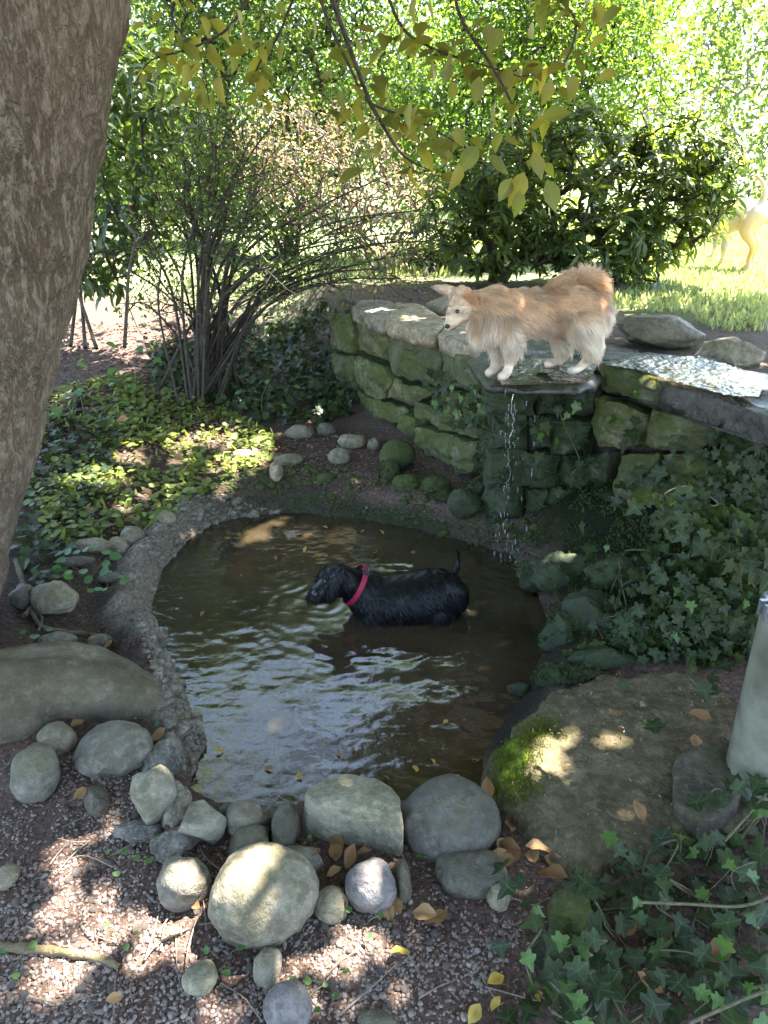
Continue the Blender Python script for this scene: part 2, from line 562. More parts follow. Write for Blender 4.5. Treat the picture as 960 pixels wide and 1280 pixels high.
M['water'] = water_mat('murky_pond_water', (.046, .033, .018), .18, 40, .10, .01)
M['film'] = water_mat('running_water_film', (.04, .036, .028), .80, 46, .85, .022, .05)
_t = NT('falling_water')
_g = _t.n('ShaderNodeBsdfGlossy', Roughness=.08, Color=(.95, .97, 1, 1)).outputs[0]
_d = _t.n('ShaderNodeBsdfDiffuse', Color=(.6, .65, .68, 1)).outputs[0]
_m = _t.n('ShaderNodeMixShader', i0=.45, i1=_g, i2=_d).outputs[0]
M['fall'] = _t.finish(_t.n('ShaderNodeMixShader', i0=.45, i1=_m, i2=_t.n('ShaderNodeBsdfTransparent').outputs[0]).outputs[0])

# ------------------------------------------------------------------ terrain
WATER = -0.08
POND = np.array([P(x, y, WATER)[:2] for x, y in [
    (300, 646), (370, 640), (450, 648), (520, 660), (580, 676), (640, 692), (674, 740), (690, 800), (664, 848), (642, 885),
    (610, 930), (600, 985), (560, 1004), (500, 1000), (380, 1006), (330, 1008), (270, 1003), (232, 985), (258, 930), (240, 895),
    (226, 855), (205, 810), (187, 765), (200, 715), (235, 675), (265, 655)]])
WALL = np.array([(-1.7, 6.6), (-1.0, 5.75), (-.22, 4.86), (.45, 3.52), (.47, 3.10), (.90, 3.10), (1.15, 2.82), (1.40, 2.50), (2.1, 1.6), (3.2, .9)])
BACK = np.concatenate([WALL, [(400, .9), (400, 500), (-1.7, 500)]])


def seg_dist(x, y, poly, closed):
    d = np.full(np.shape(x), 1e9)
    n = len(poly)
    for i in range(n if closed else n - 1):
        a, b = poly[i], poly[(i + 1) % n]
        e = b - a
        t = np.clip(((x - a[0]) * e[0] + (y - a[1]) * e[1]) / (e @ e), 0, 1)
        d = np.minimum(d, np.hypot(x - a[0] - t * e[0], y - a[1] - t * e[1]))
    return d


def inside(x, y, poly):
    c = np.zeros(np.shape(x), bool)
    n = len(poly)
    for i in range(n):
        (x0, y0), (x1, y1) = poly[i], poly[(i + 1) % n]
        with np.errstate(divide='ignore', invalid='ignore'):
            c ^= ((y0 > y) != (y1 > y)) & (x < (x1 - x0) * (y - y0) / (y1 - y0 + 1e-12) + x0)
    return c


def fields(x, y):
    x, y = np.broadcast_arrays(np.asarray(x, float), np.asarray(y, float))
    sp = seg_dist(x, y, POND, True) * np.where(inside(x, y, POND), -1, 1)
    dw = seg_dist(x, y, WALL, False)
    sw = dw * np.where(inside(x, y, BACK), 1, -1)       # + behind the wall
    return x, y, sp, sw


def height(x, y, full=False):
    x, y, sp, sw = fields(x, y)
    base = .10 * ss(2.9, 4.4, y) + .16 * ss(4.3, 5.6, y) * ss(.2, -.8, x) + .46 * ss(5.3, 7.6, y)
    base = base + .12 * ss(-1.0, -1.9, x) * ss(.8, 2.2, y)
    base = base + .08 * ss(.7, 1.3, x)
    base = base + .018 * fbm2(x, y, 2.2, 4, 3) * ss(14, 6, y)
    bank = .07 * ss(-.62, -.12, sw) * ss(.62, .86, x) * ss(1.0, 2.2, y)
    base = base + bank
    rb = ss(.45, .6, x) * ss(2.0, 2.3, y) * (sw < .02)
    base = base + rb * .11 * ss(.0, .30, sp)
    top = .69 + .012 * fbm2(x, y, 1.3, 3, 5)
    soft = .17 + 1.1 * ss(-.15, -.8, x)
    stp = ss(0, 1, (sw - .07) / (soft - .07))
    h = base * (1 - stp) + top * stp
    left = ss(-.1, -.5, x) * ss(3.6, 3.2, y) * ss(1.5, 1.75, y)
    rim = left * (.030 * np.exp(-((sp - .085 - .03 * fbm2(x, y, 3, 2, 12)) / .06) ** 2) - .03 * np.exp(-((sp - .2) / .06) ** 2))
    rim = rim + left * .028 * np.exp(-((sp - .07) / .07) ** 2) * fbm2(x, y, 14, 4, 9)
    shore = WATER + np.clip(sp, 0, 1) * (.9 + .5 * left + 1.2 * rb)
    hh = np.minimum(h, shore + .0) * (1 - ss(.05, .2, sp)) + h * ss(.05, .2, sp)
    out = np.where(sp < 0, WATER - .27 * ss(0, .42, -sp) - .02 * ss(0, .03, -sp), hh + rim)
    out = out + .006 * fbm2(x, y, 9, 3, 1) * ss(9, 5, y)
    if full:
        return out, sp, sw, left
    return out


def graded(lo, hi, step, far, g):
    core = np.arange(lo, hi + 1e-6, step)
    up, dn = [], []
    s, v = step, core[-1]
    while v < far:
        s *= g; v += s; up.append(v)
    s, v = step, lo
    while v > -far:
        s *= g; v -= s; dn.append(v)
    return np.concatenate([dn[::-1], core, up])


gx = graded(-2.2, 2.0, .018, 320, 1.12)
gy = graded(.55, 5.2, .018, 320, 1.12)
X, Y = np.meshgrid(gx, gy)
Hh, SP, SW, LEFT = height(X, Y, True)


def cblend(c, mask, new):
    return c * (1 - mask[..., None]) + np.array(new) * mask[..., None]


C = np.zeros(X.shape + (3,)) + np.array((.125, .082, .064))
nz = fbm2(X, Y, 3.5, 4, 21)
C = cblend(C, ss(-.2, .5, nz) * .7, (.18, .128, .105))
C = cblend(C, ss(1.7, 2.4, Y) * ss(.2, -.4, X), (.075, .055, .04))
C = cblend(C, ss(4.3, 4.9, Y), (.15, .105, .085))
C = cblend(C, ss(-.4, .3, SW), (.13, .10, .075))
C = cblend(C, ss(6.0, 6.8, Y + .25 * nz) , (.20, .23, .11))
C = cblend(C, ss(1.2, 1.7, X + .2 * nz) * ss(4.3, 4.8, Y), (.20, .23, .11))
C = cblend(C, LEFT * ss(.13, .05, SP + .08 * nz), (.25, .215, .165))
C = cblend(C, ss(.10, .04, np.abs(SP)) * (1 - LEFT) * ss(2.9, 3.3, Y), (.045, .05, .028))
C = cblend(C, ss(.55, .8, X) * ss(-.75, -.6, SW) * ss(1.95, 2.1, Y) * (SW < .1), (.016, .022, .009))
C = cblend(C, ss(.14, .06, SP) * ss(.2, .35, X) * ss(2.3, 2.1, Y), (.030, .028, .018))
C = cblend(C, ss(.0, -.03, SP), (.085, .062, .035))
ny, nx = X.shape
idx = np.arange(ny * nx).reshape(ny, nx)
quads = np.stack([idx[:-1, :-1], idx[:-1, 1:], idx[1:, 1:], idx[1:, :-1]], -1).reshape(-1, 4)
qsp = (SP[:-1, :-1] + SP[1:, 1:]).ravel() / 2
qsw = (SW[:-1, :-1] + SW[1:, 1:]).ravel() / 2
qx = (X[:-1, :-1] + X[1:, 1:]).ravel() / 2
qy = (Y[:-1, :-1] + Y[1:, 1:]).ravel() / 2
qleft = (LEFT[:-1, :-1] + LEFT[1:, 1:]).ravel() / 2
cls = np.zeros(len(quads), int)
cls[(qy > 6.4) | ((qx > 1.45) & (qy > 4.5))] = 1
cls[(qleft > .5) & (qsp < .16)] = 2
cls[qsp < 0] = 3
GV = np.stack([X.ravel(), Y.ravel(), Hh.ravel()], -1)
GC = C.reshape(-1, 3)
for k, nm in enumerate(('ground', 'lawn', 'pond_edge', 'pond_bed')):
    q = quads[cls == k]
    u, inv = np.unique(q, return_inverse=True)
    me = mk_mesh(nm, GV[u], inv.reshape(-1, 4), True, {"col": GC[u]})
    link(nm, me, M['ground'], kind='structure')

# ------------------------------------------------------------------ pond water
dogc = Q(500, 760, 2.5)[:2]
fallc = np.array((.60, 2.98))
wx = np.arange(-1.1, .85, .011)
wy = np.arange(1.35, 3.5, .011)
WX, WY = np.meshgrid(wx, wy)
wsp = fields(WX, WY)[2]
r1 = np.hypot(WX - dogc[0], (WY - dogc[1]) * 1.5)
r2 = np.hypot(WX - fallc[0], WY - fallc[1])
r3 = np.hypot(WX + .24, WY - 2.55)
wz = .0007 * np.sin(r1 * 80 + 5 * fbm2(WX, WY, 4, 3, 4)) * np.exp(-((r1 - .38) / .3) ** 2)
wz = wz + .0011 * np.sin(r2 * 95 + 3 * fbm2(WX, WY, 5, 2, 6)) * np.exp(-r2 / .35) + .0008 * np.sin(r3 * 120) * np.exp(-r3 / .16)
wz = wz + .0030 * fbm2(WX * .8, WY * 1.4, 6, 3, 14) * np.exp(-((WX - .12) ** 2 / .16 + (WY - 2.05) ** 2 / .12)) + .0011 * fbm2(WX, WY, 13, 3, 15) + .0008 * fbm2(WX * .7, WY * 1.6, 26, 2, 16)
wi = np.arange(WX.size).reshape(WX.shape)
wq = np.stack([wi[:-1, :-1], wi[:-1, 1:], wi[1:, 1:], wi[1:, :-1]], -1).reshape(-1, 4)
keep = ((wsp[:-1, :-1] + wsp[1:, 1:]) / 2).ravel() < .035
u, inv = np.unique(wq[keep], return_inverse=True)
WV = np.stack([WX.ravel(), WY.ravel(), WATER + wz.ravel()], -1)[u]
link('pond_water', mk_mesh('pond_water', WV, inv.reshape(-1, 4)), M['water'], kind='structure')


# ------------------------------------------------------------------ rocks
def rock_mesh(name, size, seed, ang=0.0, rough=.05, sub=3, fine=.012, egg=0.0):
    V, F = ICO[sub]
    V = V.copy()
    r = np.random.default_rng(seed)
    if egg:
        V[:, 0] *= 1 + egg * V[:, 2]
        V[:, 1] *= 1 + egg * V[:, 2]
    if ang:
        for _ in range(int(5 + 7 * ang)):
            nrm = unit(r.normal(size=3))
            dd = r.uniform(1 - .45 * ang, .97)
            ov = np.maximum(0, V @ nrm - dd)
            V -= ov[:, None] * nrm * .95
    V = V * (1 + rough * 2.2 * fbm(V * 1.1 + seed * 3.1, 4, seed))[:, None]
    dent = np.minimum(0, fbm(V * 2.6 + seed, 2, seed + 8) + .35)
    V = V * (1 + .10 * dent + fine * fbm(V * 7 + seed, 4, seed + 5))[:, None]
    V = V * np.asarray(size)
    me = mk_mesh(name, V, F)
    if ang > .3:
        me.set_sharp_from_angle(angle=math.radians(34))
    return me


def px_rock(name, cx, cy, w, h, mat, label=None, cat='stone', group=None, ang=.32, tilt=0.0, yaw=None, flat=1.0, sink=.52,
            rough=.05, egg=0.0, sub=None, seed=None, z=None, parent=None, deep=1.0):
    seed = seed if seed is not None else int(cx * 7 + cy * 13)
    p = P(cx, cy, 0.0)
    for _ in range(6):
        g = float(height(p[0], p[1])) if z is None else z
        dep = depth_of(p)
        sx = w / 2 * dep / FPX
        sh = h / 2 * dep / FPX
        a = math.asin(min(.99, max(.05, (CAM_H - p[2]) / np.linalg.norm(p - CC))))
        sy = sh * deep
        sz = flat * sh
        k = sh / math.hypot(sz * math.cos(a), sy * math.sin(a))
        sy *= k; sz *= k
        p = P(cx, cy, g + sink * sz)
    sub = sub or (5 if w > 90 else 4)
    me = rock_mesh(name, (sx, sy, sz), seed, ang, rough, sub, egg=egg)
    return link(name, me, M[mat], parent=parent, loc=p, rot=(0, math.radians(tilt), yaw if yaw is not None else (seed % 7 - 3) * .06),
                label=label, cat=cat if label else None, group=group)


GS = 'stones edging the near side of the pond'
ST = [
    (330, 1128, 130, 120, 'river', 'largest smooth grey boulder, set in the gravel before the pond', dict(egg=.18, flat=1.0, seed=5)),
    (229, 1105, 64, 68, 'river', 'squarish grey stone beside the largest boulder, on bare gravel', dict(ang=.5)),
    (190, 998, 58, 76, 'green', 'pointed upright stone cemented on a pale mortar base', dict(ang=.8, flat=1.3, sink=.9)),
    (250, 1027, 62, 58, 'green', 'angular grey stone leaning against the pointed upright stone', dict(ang=.9, tilt=25, sink=.8)),
    (305, 1025, 52, 46, 'river', 'rounded grey stone with a rusty flank at the water edge', dict(ang=.5, sink=.8)),
    (356, 1035, 34, 58, 'dark', 'narrow dark stone standing between rounded stone and flat slab rock', dict(ang=.4, sink=.8)),
    (313, 1058, 68, 46, 'dark', 'slanting grey wedge stone above the largest boulder', dict(ang=.8, tilt=-22)),
    (374, 1075, 60, 32, 'river', 'loaf-shaped olive stone lying below the flat slab rock', dict(tilt=8)),
    (565, 1024, 126, 98, 'dark', 'big dark rounded boulder between slab rock and concrete slab', dict(flat=.9, rough=.04)),
    (587, 1091, 88, 62, 'dark', 'smooth blackish stone below the big dark boulder', dict(flat=.8)),
    (465, 1108, 62, 66, 'violet', 'round grey stone with pale scarred face under the slab rock', dict(ang=.3)),
    (415, 1131, 42, 42, 'river', 'small round olive stone touching the largest boulder', dict()),
    (503, 1101, 22, 50, 'dark', 'small dark upright cobble beside the pale scarred stone', dict()),
    (335, 1209, 36, 46, 'river', 'small brownish cobble just below the largest boulder', dict(ang=.2)),
    (360, 1258, 62, 60, 'violet', 'violet grey cobble half buried in loose gravel', dict(rough=.03)),
    (250, 1223, 48, 40, 'green', 'greenish flat cobble alone on the gravel', dict(ang=.4, flat=.7)),
    (472, 1274, 52, 22, 'dark', 'flat dark cobble in the gravel near the violet cobble', dict(flat=.6)),
    (624, 1120, 32, 36, 'river', 'pale lumpy cobble near the smooth blackish stone', dict(ang=.5)),
    (716, 1150, 60, 66, 'moss_stone', 'moss-stained stone half hidden among ground ivy', dict(ang=.5)),
    (45, 967, 59, 72, 'river', 'egg-shaped grey stone standing upright below the thick root', dict(flat=1.1, sink=.85)),
    (72, 923, 48, 40, 'river', 'small brown-grey stone wedged against the thick root', dict()),
    (142, 936, 98, 74, 'river', 'large tilted oblong stone between thick root and upright stone', dict(ang=.35, tilt=-12, flat=.8)),
    (69, 748, 60, 44, 'river', 'lone egg-shaped speckled stone beside the tree trunk', dict(flat=.9, sink=.8)),
    (30, 746, 32, 36, 'dark', 'dark stone half behind the speckled egg stone', dict()),
    (72, 800, 48, 22, 'river', 'low brown stone just above the thick root', dict(flat=.7)),
    (125, 803, 32, 22, 'river', 'small rounded stone with a dead leaf above the root', dict()),
    (122, 1002, 27, 40, 'dark', 'small dark stone beside the pointed upright stone', dict(tilt=-15)),
    (112, 682, 48, 20, 'river', 'flat oblong stone on the pond bank below the ground cover', dict(flat=.8)),
    (147, 684, 34, 26, 'river', 'middle stone of three on the pond bank', dict()),
    (166, 672, 30, 28, 'river', 'tilted rounded stone of three on the pond bank', dict(tilt=20)),
    (92, 702, 50, 14, 'dark', 'thin dark stone under the leafy plant on the bank', dict(flat=.6)),
    (140, 722, 40, 14, 'dark', 'thin dark stone beside the clover-like plant on the bank', dict(flat=.6)),
    (208, 648, 24, 18, 'river', 'little grey stone by the concrete pond rim', dict()),
    (8, 1097, 28, 32, 'river', 'pale stone sunk in the bare soil', dict(flat=.7)),
    (497, 568, 46, 38, 'moss_stone', 'round mossy boulder on the shore below the stone wall', dict(flat=.95, sink=.8, rough=.03)),
    (440, 552, 36, 20, 'river', 'flat oval stone behind the round mossy boulder', dict()),
    (424, 571, 30, 22, 'river', 'olive stone beside the flat oval stone on the shore', dict()),
    (374, 541, 34, 20, 'river', 'pale-topped stone at the foot of the dark bank', dict()),
    (408, 538, 26, 20, 'dark', 'dark stone between the pale-topped and oval stones', dict()),
    (345, 590, 17, 28, 'cap', 'small pale upright stone at the pond corner', dict(ang=.3)),
    (367, 598, 36, 30, 'river', 'rounded stone next to the small pale upright one', dict()),
    (360, 575, 36, 16, 'river', 'low flat stone behind the small pale upright one', dict()),
    (438, 608, 46, 30, 'moss_stone', None, dict()), (472, 610, 50, 30, 'moss_stone', None, dict()), (487, 590, 26, 26, 'moss_stone', None, dict()),
    (412, 604, 30, 24, 'moss_stone', None, dict()), (507, 604, 34, 24, 'moss_stone', None, dict()), (545, 606, 40, 26, 'moss_stone', None, dict()),
    (556, 620, 26, 16, 'moss_stone', None, dict()), (580, 630, 44, 38, 'wet', None, dict()), (600, 612, 36, 30, 'wet', None, dict()),
    (468, 556, 18, 18, 'river', 'tiny grey stone beside the round mossy boulder', dict()),
    (305, 568, 30, 14, 'cap', 'sunlit pale stone among the ground cover', dict(flat=.6)),
    (92, 498, 26, 16, 'dark', 'dark stone on the leaf litter beyond the ground cover', dict()),
    (163, 438, 46, 26, 'cap', 'pale weathered rock on the far leaf litter', dict(ang=.5)),
    (62, 720, 34, 14, 'river', 'grey flat stone next to the leafy plant on the bank', dict(flat=.7)),
    (822, 416, 112, 50, 'dark', 'dark mossy ledge rock behind the wet stone ledge', dict(ang=.8, z=.70, flat=.8, deep=1.3)),
    (908, 442, 92, 46, 'river', 'lower grey ledge rock where the stream runs over', dict(ang=.8, z=.70, flat=.8, deep=1.2)),
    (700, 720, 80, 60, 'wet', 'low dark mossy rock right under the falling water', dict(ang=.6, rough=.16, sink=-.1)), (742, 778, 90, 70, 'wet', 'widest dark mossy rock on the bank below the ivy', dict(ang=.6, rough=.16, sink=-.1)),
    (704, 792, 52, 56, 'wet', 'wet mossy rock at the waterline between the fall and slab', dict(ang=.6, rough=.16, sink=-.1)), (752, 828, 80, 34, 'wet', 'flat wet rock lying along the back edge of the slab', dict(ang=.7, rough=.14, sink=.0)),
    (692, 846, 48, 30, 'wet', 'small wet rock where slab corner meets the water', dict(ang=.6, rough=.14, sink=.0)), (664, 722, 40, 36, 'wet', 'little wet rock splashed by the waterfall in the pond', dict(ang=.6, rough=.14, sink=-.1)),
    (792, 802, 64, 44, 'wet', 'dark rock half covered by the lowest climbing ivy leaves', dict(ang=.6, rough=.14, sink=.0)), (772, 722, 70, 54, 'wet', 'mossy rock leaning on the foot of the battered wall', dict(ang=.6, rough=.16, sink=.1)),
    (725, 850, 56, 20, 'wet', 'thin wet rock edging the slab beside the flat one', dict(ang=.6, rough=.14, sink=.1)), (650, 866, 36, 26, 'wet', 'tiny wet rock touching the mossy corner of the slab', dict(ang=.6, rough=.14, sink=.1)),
]
for (cx, cyy, w, h, mt, lab, kw) in ST:
    if mt is None:
        continue
    grp = None
    if mt == 'wet' and lab:
        grp = 'wet rocks by the waterfall'
    if lab is None:
        lab, grp = 'small mossy stone lining the shaded shore under the wall', 'mossy shore stones'
    px_rock('stone' if w < 100 else 'boulder', cx, cyy, w, h, mt, lab, 'stone' if w < 100 else 'boulder', grp, **kw)


# tiny moss and fern leaflets clothing the wet rocks
def world_va(o):
    V, N = mesh_arrays(o.data)
    Mw = np.array((Matrix.Translation(o.location) @ o.rotation_euler.to_matrix().to_4x4()))
    return V @ Mw[:3, :3].T + Mw[:3, 3], N @ Mw[:3, :3].T


MOSSY = [o for o in COL.objects if o.name.startswith('stone') and o.get('group') in ('wet rocks by the waterfall', 'mossy shore stones')]


def moss_on(objs_va, n, s0, s1, seed=0):
    P_, N_ = np.concatenate([a for a, b in objs_va]), np.concatenate([b for a, b in objs_va])
    k = rng.integers(0, len(P_), n * 3)
    p, nn = P_[k] + rng.normal(size=(len(k), 3)) * .006, N_[k]
    m = (fbm(p * 9, 3, 91 + seed) + .25 * nn[:, 2] > -.05)
    p, nn = p[m][:n], nn[m][:n]
    return scatter(L_RHOMB, p, nn * .6 + rng.normal(size=p.shape) * .7, nn + rng.normal(size=p.shape) * .5, rng.uniform(s0, s1, len(p)))


# flat-topped prism rock from an outline
def slab_mesh(name, poly, ztop, thick, seed=0, n=44, rough=.012, slope=(0, 0), bulge=0.02, flare=.0):
    poly = np.asarray(poly, float)[:, :2]
    seg = np.roll(poly, -1, 0) - poly
    L = np.hypot(*seg.T)
    cum = np.concatenate([[0], np.cumsum(L)])
    q = np.linspace(0, cum[-1], n, endpoint=False)
    per = np.array([poly[i] + seg[i] * ((s - cum[i]) / L[i]) for s in q for i in [min(np.searchsorted(cum, s, 'right') - 1, len(poly) - 1)]])
    per = .25 * np.roll(per, 1, 0) + .5 * per + .25 * np.roll(per, -1, 0)
    c = per.mean(0)
    rings = [(1.0 + flare, -thick), (1.03 + flare * .6, -thick * .55), (1.02, -.25 * thick), (1.0, -.006), (.965, 0), (.85, .002), (.68, .003), (.5, .004), (.32, .004), (.15, .004)]
    V = []
    for k, (s, dz) in enumerate(rings):
        pt = c + (per - c) * s
        z = ztop + dz + (pt - c) @ np.array(slope)
        V.append(np.column_stack([pt, z]))
    V = np.concatenate(V + [np.array([[c[0], c[1], ztop + .004]])])
    d = fbm(V * 9 + seed, 4, seed)
    rad = np.column_stack([unit(V[:, :2] - c), np.zeros(len(V))])
    edge = np.concatenate([np.full(n, 1.0 if k < 5 else 0.0) for k in range(len(rings))] + [[0.0]])
    V = V + rad * (edge * d * rough * 1.4)[:, None] + np.array([0, 0, 1.0]) * (fbm(V * 12 + seed + 9, 4, seed + 2) * rough)[:, None] * np.where(edge > 0, .6, 1)[:, None]
    F = []
    for k in range(len(rings) - 1):
        i = np.arange(n)
        F.append(np.stack([k * n + i, k * n + (i + 1) % n, (k + 1) * n + (i + 1) % n, (k + 1) * n + i], -1))
    F = np.concatenate(F)
    k = len(rings) - 1
    i = np.arange(n)
    T = np.stack([k * n + i, k * n + (i + 1) % n, np.full(n, len(V) - 1)], -1)
    B = np.stack([i[1:-1] + 1, i[1:-1], np.zeros(n - 2, int)], -1)
    return mk_mesh(name, V, [F, np.concatenate([T, B])])


def pxpoly(pts, z):
    return np.array([P(x, y, z) for x, y in pts])


# big flat slab rock on the near shore, tilted
sl = slab_mesh('boulder', pxpoly([(432, 962), (470, 972), (492, 992), (500, 1022), (440, 1010), (378, 1000), (374, 985), (395, 972)], .12), .12, .20, 3, 60, .010, (.04, -.16))
link('boulder', sl, M['green'], label='flat angular slab rock with a sheer pale front face at the pond edge', cat='boulder')

# mortar lumps between the edging stones
for (cx, cyy, w, h, ang, lab) in [(172, 1040, 58, 30, .7, 'flat rough mortar base under the pointed upright stone'), (222, 1052, 62, 44, .8, 'jagged mortar lump below the leaning angular stone'),
                                  (222, 1010, 40, 60, .5, 'mortar seam between the pointed and the leaning stones'), (282, 1018, 24, 26, .4, 'small crumbly mortar plug beside the rusty-flanked stone'),
                                  (336, 1022, 24, 34, .5, 'pale mortar plug beside the narrow dark stone'), (205, 950, 46, 60, .4, 'rough mortar lump where the concrete rim meets the stones')]:
    px_rock('mortar_lump', cx, cyy, w, h, 'mortar', lab, 'mortar', 'mortar lumps of the pond edge', ang=ang, rough=.12, sub=4, flat=.7, sink=.5)

# crumbly cement crust on the pond rim
cx_ = np.column_stack([rng.uniform(-1.2, -.2, 16000), rng.uniform(1.5, 3.6, 16000)])
cz, csp, csw, clf = height(cx_[:, 0], cx_[:, 1], True)
ck = (clf > .4) & (csp > .0) & (csp < .085) & (fbm2(cx_[:, 0], cx_[:, 1], 6, 3, 71) > -.35)
cx_, cz = cx_[ck][:1300], cz[ck][:1300]
TVs, TFs = ICO[1]
acc = Acc()
for (x, y), z in zip(cx_, cz):
    s = .003 + rng.exponential(.0045)
    acc.add(TVs * (1 + .25 * rng.normal(size=(len(TVs), 1))) * np.array([s * 1.3, s * 1.3, s * .8]) + (x, y, z), TFs, rng.random())
link('cement_crust', acc.mesh('cement_crust'), M['crust'], kind='stuff', label='crumbly grey cement crust along the pond rim', cat='cement')

sx_ = np.column_stack([rng.uniform(-.9, .75, 14000), rng.uniform(2.9, 3.9, 14000)])
sz_, ssp, ssw, slf = height(sx_[:, 0], sx_[:, 1], True)
sk_ = (slf < .5) & (ssp > -.02) & (ssp < .30) & (ssw < -.02) & (fbm2(sx_[:, 0], sx_[:, 1], 5, 3, 73) + .8 * np.exp(-(ssp / .08) ** 2) > .1)
sx_, sz_ = sx_[sk_][:1100], sz_[sk_][:1100]
acc = Acc()
for (x, y), z in zip(sx_, sz_):
    s_ = .003 + rng.exponential(.004)
    acc.add(TVs * (1 + .2 * rng.normal(size=(len(TVs), 1))) * np.array([s_ * 1.3, s_ * 1.2, s_ * .8]) + (x, y, z), TFs, rng.random())
link('shore_rubble', acc.mesh('shore_rubble'), M['moss_stone'], kind='stuff', label='dark damp rubble along the shaded far shore', cat='rubble')
# ------------------------------------------------------------------ old concrete slab with moss
SLAB_POLY = pxpoly([(652, 885), (700, 852), (760, 838), (840, 832), (930, 850), (985, 920), (975, 1010), (860, 1050), (725, 1082), (690, 1062), (650, 1022), (612, 982), (606, 950), (630, 915)], .045)
slab = thing('concrete_slab', 'old stained concrete slab with a bright moss corner beside the pond', 'slab', (0, 0, 0))
sxs = np.arange(SLAB_POLY[:, 0].min() - .05, SLAB_POLY[:, 0].max() + .05, .010)
sys_ = np.arange(SLAB_POLY[:, 1].min() - .05, SLAB_POLY[:, 1].max() + .05, .010)
SX, SY = np.meshgrid(sxs, sys_)


def slab_sd(x, y):
    d = seg_dist(x, y, SLAB_POLY[:, :2], True)
    return np.where(inside(x, y, SLAB_POLY[:, :2]), -d, d) + .016 * fbm2(x, y, 16, 4, 61)


def slab_top(x, y):
    return .042 + .010 * fbm2(x, y, 4, 3, 62) + .007 * fbm2(x, y, 22, 4, 63) - .02 * ss(-.05, -.005, slab_sd(x, y)) ** 2


SD = slab_sd(SX, SY)
SZ = slab_top(SX, SY) - .20 * ss(-.004, .022, SD)
si = np.arange(SX.size).reshape(SX.shape)
sq = np.stack([si[:-1, :-1], si[:-1, 1:], si[1:, 1:], si[1:, :-1]], -1).reshape(-1, 4)
sk = (np.minimum(SD[:-1, :-1], SD[1:, 1:]) < .03).ravel()
u, inv = np.unique(sq[sk], return_inverse=True)
link('slab_body', mk_mesh('slab_body', np.stack([SX.ravel(), SY.ravel(), SZ.ravel()], -1)[u], inv.reshape(-1, 4)), M['concrete'], parent=slab)


def fuzz(pts, nrm, length, w, n):
    d = unit(nrm + rng.normal(size=nrm.shape) * .45)
    s = unit(np.cross(d, rand_dirs(len(pts)))) * w
    L = (length * rng.uniform(.5, 1.2, len(pts)))[:, None]
    V = np.stack([pts - s, pts + s, pts + d * L], 1).reshape(-1, 3)
    F = np.arange(len(pts) * 3).reshape(-1, 3)
    return V, F


mpoly = pxpoly([(610, 945), (650, 905), (683, 897), (686, 912), (668, 935), (660, 955), (668, 975), (640, 985), (616, 975)], .05)
def moss_mask(x, y):
    d = seg_dist(x, y, mpoly[:, :2], True)
    return np.where(inside(x, y, mpoly[:, :2]), d, -d) + .030 * fbm2(x, y, 14, 4, 66)


mxs = np.arange(mpoly[:, 0].min() - .05, mpoly[:, 0].max() + .05, .005)
mys = np.arange(mpoly[:, 1].min() - .05, mpoly[:, 1].max() + .05, .005)
MX, MY = np.meshgrid(mxs, mys)
MK = moss_mask(MX, MY)
MZ = slab_top(MX, MY) - .20 * ss(-.004, .022, slab_sd(MX, MY)) + .014 * ss(-.01, .05, MK) - .006 + .006 * fbm2(MX, MY, 45, 3, 67)
mi = np.arange(MX.size).reshape(MX.shape)
mq_ = np.stack([mi[:-1, :-1], mi[:-1, 1:], mi[1:, 1:], mi[1:, :-1]], -1).reshape(-1, 4)
mk_ = (MK[:-1, :-1] > -.01).ravel()
u, inv = np.unique(mq_[mk_], return_inverse=True)
mo = link('moss_patch', mk_mesh('moss_patch', np.stack([MX.ravel(), MY.ravel(), MZ.ravel()], -1)[u], inv.reshape(-1, 4)), M['moss'], parent=slab)
mp_ = np.column_stack([rng.uniform(mxs[0], mxs[-1], 26000), rng.uniform(mys[0], mys[-1], 26000)])
mp_ = mp_[(moss_mask(mp_[:, 0], mp_[:, 1]) > rng.uniform(-.05, .02, len(mp_))) & (slab_sd(mp_[:, 0], mp_[:, 1]) < .0)][:7000]
mp_ = np.column_stack([mp_, slab_top(mp_[:, 0], mp_[:, 1]) + .006 * ss(-.01, .05, moss_mask(mp_[:, 0], mp_[:, 1]))])
fv, ff = fuzz(mp_, np.tile([0, 0, 1.0], (len(mp_), 1)), .008, .0011, 0)
link('moss_tufts', mk_mesh('moss_tufts', fv, ff, True, {"rnd": np.repeat(rng.random(len(mp_)), 3)}), M['moss'], parent=mo, kind='stuff')
link('stone', slab_mesh('stone', pxpoly([(845, 950), (905, 920), (930, 960), (925, 1000), (880, 1030), (848, 1010)], .07), .085, .12, 12, 36, .008), M['concrete'],
     label='low flat stone between the concrete slab and metal post', cat='stone')

# ------------------------------------------------------------------ the stone wall
wall = thing('stone_wall', 'mossy rough stone retaining wall with a waterfall ledge behind the pond', 'wall', (0.3, 3.4, 0))
WORG = np.array((0.3, 3.4, 0))


class Plane:
    def __init__(self, a, b, batter):
        a, b = np.array([*a, 0.0]), np.array([*b, 0.0])
        self.u = unit(b - a)
        out = np.array([self.u[1], -self.u[0], 0.0])       # right of a->b: towards the pond
        self.v = unit(np.array([0, 0, 1.0]) - out * batter)
        self.n = np.cross(self.u, self.v)
        if self.n @ out < 0:
            self.n = -self.n
        self.a = a + np.array([0, 0, .72])
        self.len = np.linalg.norm(b - a)

    def hit(self, px, py, off=0.0):
        d = ray(px, py)
        t = ((self.a + self.n * off - CC) @ self.n) / (d @ self.n)
        return CC + d * t


